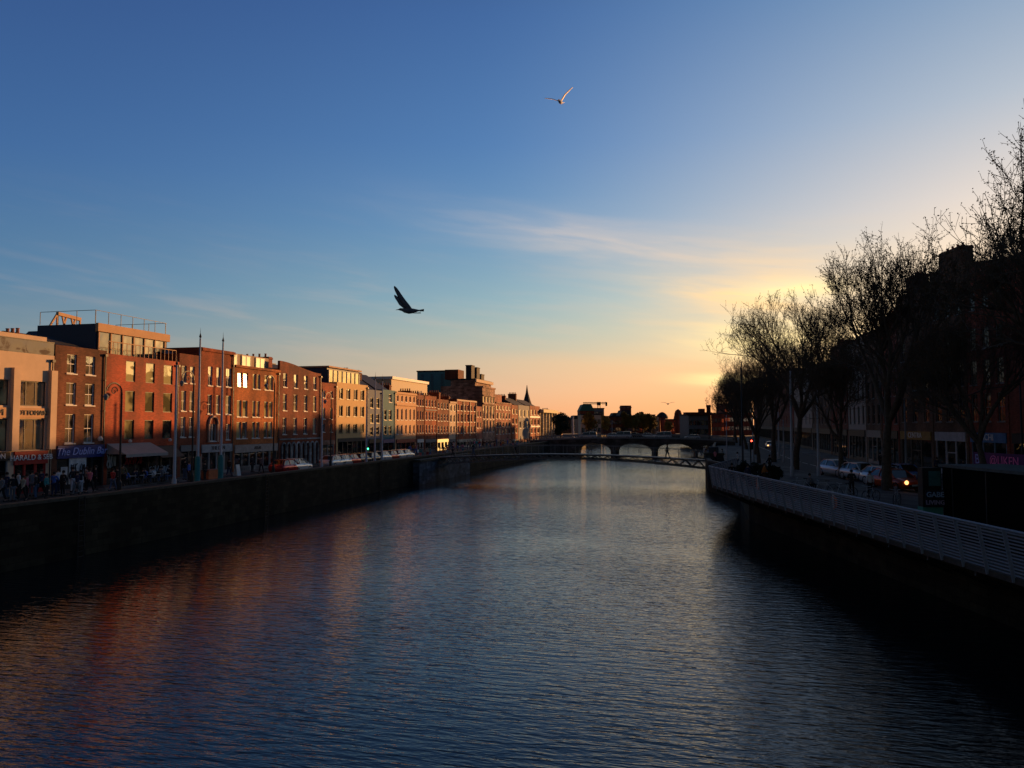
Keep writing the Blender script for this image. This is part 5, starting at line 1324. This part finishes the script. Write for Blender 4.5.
# ------------------------------------------------------------------ gulls
def gull(label, loc, rz, up, fold, scale=1, pitch=0, m_w=None, near=1.0, sweep=0, span=.62):
    e = thing('gull', label, 'gull', loc, rz); e.rotation_euler = (pitch, 0, rz)
    body = [(0,-.24,.03,.012),(0,-.2,.035,.03),(0,-.155,.03,.035),(0,-.1,.012,.055),(0,0,0,.068),(0,.1,.005,.055),(0,.18,.015,.03),(0,.24,.02,.012)]
    bd = MB().tube([b_[:3] for b_ in body], [b_[3] for b_ in body], 10)
    gm = m_w or mat('gull_plumage', (.4,.4,.42), .8, var=.15); wm_ = mat('gull_wing_grey', (.22,.23,.26), .8, var=.2)
    # wings: spanwise stations root->tip with upward curve; chord and thickness
    for s_ in (-1, 1):
        st = []
        for t, ch_, sw_ in ((0,.15,0),(.2,.16,-.02),(.4,.15,-.05),(.6,.12,-.01),(.8,.1,.03),(.93,.07,.07),(1,.025,.1)):
            a = up if t < .42 else fold
            L_ = span*t
            if t <= .4: x = L_*math.cos(up); z = L_*math.sin(up)
            else:
                x = .4*span*math.cos(up)+(L_-.4*span)*math.cos(fold); z = .4*span*math.sin(up)+(L_-.4*span)*math.sin(fold)
            st.append((s_*(.03+x), sw_*(1 if not sweep else .3)+sweep*t, .03+z, ch_))
        base = len(bd.v)
        for x, y, z, c_ in st:
            th = .012*(c_/.15)+.003
            bd.v += [(x,y-c_*.45,z),(x,y-c_*.2,z+th),(x,y+c_*.55,z-.004),(x,y-c_*.2,z-th*.6)]
        for i in range(len(st)-1):
            for k in range(4):
                a = base+i*4+k; b_ = base+i*4+(k+1) % 4; bd.f.append((a, b_, b_+4, a+4))
        bd.f.append(tuple(base+(len(st)-1)*4+k for k in range(4)))
    bd.v += [(-.02,.2,.02),(.02,.2,.02),(.07,.34,.03),(-.07,.34,.03),(-.02,.2,.012),(.02,.2,.012),(.07,.34,.024),(-.07,.34,.024)]
    n = len(bd.v)-8; bd.f += [(n,n+1,n+2,n+3),(n+4,n+7,n+6,n+5),(n+2,n+3,n+7,n+6),(n,n+3,n+7,n+4),(n+1,n+2,n+6,n+5)]
    bo = bd.obj('body', gm, e, True)
    MB().tube([(0,-.235,.03),(0,-.29,.022),(0,-.3,.014)], [.012,.006,.002], 6).obj('beak', mat('gull_beak', (.4,.2,.03), .6), bo)
    for s_ in (-.025,.025): MB().tube([(s_,.1,-.04),(s_,.2,-.045),(s_*1.4,.27,-.03)], [.006,.005,.008], 5).obj('leg', mat('gull_leg', (.3,.15,.08), .7), bo)
    e.scale = (scale,)*3
    return e
def at(px, py, D):
    d = ray(px, py); return tuple(Vector((0,0,CZ))+d*D)
gull('larger dark gull with raised wings flying left over the river', at(409,311,12.5), YAW+R(90)+R(158)*0+R(0), R(58), R(70), .72, 0, mat('gull_shaded_plumage', (.12,.12,.13), .8, var=.3), sweep=-.36, span=.52).rotation_euler = (R(0), R(-14), YAW-R(90)+R(8))  # the bird's shade is put into its dark plumage colour
gull('higher pale gull with spread wings lit orange from the right', at(560.5,102,33), YAW, R(36), R(30), 1.2, 0, mat('gull_white_plumage', (.75,.72,.68), .8)).rotation_euler = (R(12), R(-12), YAW-R(22))
gull('tiny distant gull low over the far bridge', at(668,404,150), YAW, R(20), R(8), 2.2)
# buoy-like gull resting on water
# ------------------------------------------------------------------ sky, sun, camera
w = bpy.data.worlds.new('World'); scn.world = w; w.use_nodes = True; nt = w.node_tree; N = nt.nodes; L = nt.links
for n in list(N): N.remove(n)
out = N.new('ShaderNodeOutputWorld')
tc = N.new('ShaderNodeTexCoord'); sp = N.new('ShaderNodeSeparateXYZ'); L.new(tc.outputs['Generated'], sp.inputs[0])
def M_(op, a, b=None, c=None, clamp=False):
    n = N.new('ShaderNodeMath'); n.operation = op; n.use_clamp = clamp
    for i, v in enumerate((a, b, c)):
        if v is None: continue
        if isinstance(v, (int, float)): n.inputs[i].default_value = v
        else: L.new(v, n.inputs[i])
    return n.outputs[0]
def MR(v, a, b, c=0, d=1, smooth=True):
    n = N.new('ShaderNodeMapRange'); n.interpolation_type = 'SMOOTHSTEP' if smooth else 'LINEAR'
    L.new(v, n.inputs[0])
    for i, q in enumerate((a, b, c, d)): n.inputs[i+1].default_value = q
    return n.outputs[0]
def ramp(v, stops):
    n = N.new('ShaderNodeValToRGB'); n.color_ramp.interpolation = 'B_SPLINE' if False else 'EASE'
    n.color_ramp.interpolation = 'LINEAR'
    el = n.color_ramp.elements
    while len(el) > 1: el.remove(el[-1])
    el[0].position = stops[0][0]; el[0].color = srgb(*stops[0][1])
    for p, c in stops[1:]: q = el.new(p); q.color = srgb(*c)
    L.new(v, n.inputs[0]); return n.outputs[0]
def mix(f, a, b, mode='MIX'):
    n = N.new('ShaderNodeMix'); n.data_type = 'RGBA'; n.blend_type = mode
    if isinstance(f, (int, float)): n.inputs[0].default_value = f
    else: L.new(f, n.inputs[0])
    for i, v in ((6, a), (7, b)):
        if isinstance(v, tuple): n.inputs[i].default_value = v
        else: L.new(v, n.inputs[i])
    return n.outputs[2]
X_, Y_, Z_ = sp.outputs
sx, sy = math.sin(SUN_AZ), math.cos(SUN_AZ)
hl = M_('SQRT', M_('ADD', M_('ADD', M_('MULTIPLY', X_, X_), M_('MULTIPLY', Y_, Y_)), 1e-5))
s_ = M_('DIVIDE', M_('ADD', M_('MULTIPLY', X_, sx), M_('MULTIPLY', Y_, sy)), hl)
zc = M_('MAXIMUM', Z_, 0.0)
zt_ = M_('POWER', zc, .5)     # sqrt so the ramps have room near the horizon
q = lambda z: math.sqrt(z)
A = ramp(zt_, [(0,(150,128,114)),(q(.03),(146,140,132)),(q(.07),(116,138,146)),(q(.16),(68,116,156)),(q(.3),(44,92,150)),(q(.485),(32,70,130)),(q(.62),(20,44,86)),(1,(8,16,36))])
Bc = ramp(zt_, [(0,(240,164,118)),(q(.02),(243,176,130)),(q(.045),(232,186,150)),(q(.08),(214,192,162)),(q(.12),(174,188,180)),(q(.16),(142,178,190)),(q(.25),(98,148,190)),(q(.35),(70,122,180)),(q(.485),(50,98,160)),(q(.62),(30,62,112)),(1,(8,18,42))])
Cc = ramp(zt_, [(0,(250,162,96)),(q(.03),(255,188,112)),(q(.07),(255,208,144)),(q(.16),(248,220,188)),(q(.25),(216,206,200)),(q(.35),(166,181,198)),(q(.485),(108,144,182)),(q(.62),(50,84,124)),(1,(10,20,46))])
ang = M_('ARCCOSINE', M_('MINIMUM', M_('MAXIMUM', s_, -1.0), .9999))
base = mix(MR(ang, R(84), R(24)), A, Bc); base = mix(MR(ang, R(47), R(0)), base, Cc)
back = MR(s_, -1, .1, .26, 1); base = mix(1, base, N.new('ShaderNodeCombineColor').outputs[0] if False else back, 'MULTIPLY')
# clouds, laid out by compass bearing and elevation
azn = M_('ARCTAN2', X_, Y_)
cv = N.new('ShaderNodeCombineXYZ'); L.new(M_('MULTIPLY', azn, 4.0), cv.inputs[0]); L.new(M_('MULTIPLY', M_('ADD', Z_, M_('MULTIPLY', azn, .13)), 30.0), cv.inputs[1])
no = N.new('ShaderNodeTexNoise'); no.inputs['Scale'].default_value = 1.0; no.inputs['Detail'].default_value = 5; no.inputs['Distortion'].default_value = .6; L.new(cv.outputs[0], no.inputs['Vector'])
cv2 = N.new('ShaderNodeCombineXYZ'); L.new(M_('MULTIPLY', azn, 9.0), cv2.inputs[0]); L.new(M_('MULTIPLY', M_('ADD', Z_, M_('MULTIPLY', azn, .1)), 75.0), cv2.inputs[1])
no2 = N.new('ShaderNodeTexNoise'); no2.inputs['Scale'].default_value = 1.0; no2.inputs['Detail'].default_value = 4; L.new(cv2.outputs[0], no2.inputs['Vector'])
nz = MR(no.outputs['Fac'], .38, .66); nz2 = MR(no2.outputs['Fac'], .35, .68)
def blob(a0, e0, wa, we, slope, amp):
    """soft elongated cloud: centre bearing a0 (deg), elevation sine e0, half widths, slope of its axis"""
    da = M_('SUBTRACT', azn, R(a0)); dz_ = M_('SUBTRACT', M_('SUBTRACT', Z_, e0), M_('MULTIPLY', da, slope))
    g = M_('ADD', M_('POWER', M_('ABSOLUTE', M_('DIVIDE', da, R(wa))), 2.0), M_('POWER', M_('ABSOLUTE', M_('DIVIDE', dz_, we)), 2.0))
    return M_('MULTIPLY', M_('EXPONENT', M_('MULTIPLY', g, -1.0)), amp)
def azel(px, py):
    d = ray(px, py).normalized(); return math.degrees(math.atan2(d.x, d.y)), d.z
def cl(px, py, wa, we, slope, amp): 
    a, e_ = azel(px, py); return blob(a, e_, wa, we, slope, amp)
tex = M_('ADD', M_('MULTIPLY', nz, .55), M_('MULTIPLY', nz2, .4)); tex1 = M_('ADD', M_('MULTIPLY', tex, .75), .25)
f = M_('MULTIPLY', M_('ADD', cl(560,235,9,.024,-.16,.55), cl(700,262,8,.034,-.2,.55)), tex1)
base = mix(M_('MINIMUM', f, 1.0), base, srgb(214,196,186))
# thin peach layer low in the sky with a soft upper edge
lay = M_('MULTIPLY', MR(M_('ADD', M_('ADD', Z_, M_('MULTIPLY', azn, .05)), M_('MULTIPLY', no.outputs['Fac'], .03)), .105, .082), MR(ang, R(56), R(30)))
base = mix(M_('MULTIPLY', lay, .28), base, srgb(252,184,138))
f = M_('MULTIPLY', M_('ADD', M_('ADD', cl(728,295,5.0,.016,-.22,.95), cl(768,285,7,.045,0,.8)), cl(740,338,7,.035,-.05,.5)), tex1)
base = mix(M_('MINIMUM', f, 1.0), base, srgb(255,214,160))
f = M_('MULTIPLY', M_('ADD', M_('ADD', cl(790,290,3.0,.011,.0,1.4), cl(728,380,3.0,.007,-.04,1.6)), cl(768,338,4.6,.022,0,1.1)), tex1)
base = mix(M_('MINIMUM', f, 1.0), base, (1.12,.93,.42,1))
f = M_('MULTIPLY', M_('MULTIPLY', nz2, nz), M_('MULTIPLY', MR(Z_, .02, .06), MR(Z_, .3, .1)))
base = mix(M_('MULTIPLY', f, .12), base, srgb(235,190,160))
# glow of the low sun behind the right-bank roofs
dt = M_('MAXIMUM', M_('ADD', M_('ADD', M_('MULTIPLY', X_, sund.x), M_('MULTIPLY', Y_, sund.y)), M_('MULTIPLY', Z_, sund.z)), 0.0)
gl = M_('MULTIPLY', M_('POWER', dt, 45.0), M_('EXPONENT', M_('MULTIPLY', M_('POWER', M_('DIVIDE', zc, .11), 2.0), -1.0)))
glc = mix(1, (1.0,.62,.2,1), gl, 'MULTIPLY')
bg = N.new('ShaderNodeBackground'); L.new(base, bg.inputs[0]); bg.inputs[1].default_value = .70
bg2 = N.new('ShaderNodeBackground'); L.new(glc, bg2.inputs[0]); bg2.inputs[1].default_value = 2.0
sky = N.new('ShaderNodeTexSky'); sky.sky_type = 'NISHITA'; sky.sun_disc = False; sky.sun_elevation = SUN_EL; sky.sun_rotation = SUN_AZ
sky.air_density = 1.5; sky.dust_density = 1.0
bg3 = N.new('ShaderNodeBackground'); L.new(sky.outputs[0], bg3.inputs[0]); bg3.inputs[1].default_value = .015
a1 = N.new('ShaderNodeAddShader'); a2 = N.new('ShaderNodeAddShader')
L.new(bg.outputs[0], a1.inputs[0]); L.new(bg2.outputs[0], a1.inputs[1]); L.new(a1.outputs[0], a2.inputs[0]); L.new(bg3.outputs[0], a2.inputs[1])
L.new(a2.outputs[0], out.inputs[0])

sd = bpy.data.lights.new('sun', 'SUN'); sd.energy = 4.2; sd.angle = R(.5); sd.color = (1.0, .47, .15)
so = bpy.data.objects.new('sun', sd); C.objects.link(so); so.rotation_euler = (-sund).to_track_quat('-Z', 'Y').to_euler(); so.location = (60, 60, 60)

cam = bpy.data.cameras.new('camera'); co = bpy.data.objects.new('camera', cam); C.objects.link(co)
co.location = (0,0,CZ); co.rotation_euler = (R(90)+PITCH, 0, YAW)
cam.sensor_width = 36; cam.lens = F/1024*36; cam.clip_start = .1; cam.clip_end = 9000
scn.camera = co
scn.render.engine = 'CYCLES'
scn.cycles.max_bounces = 5; scn.cycles.glossy_bounces = 3
scn.view_settings.view_transform = 'Standard'; scn.view_settings.look = 'None'; scn.view_settings.gamma = 1; scn.view_settings.exposure = .52
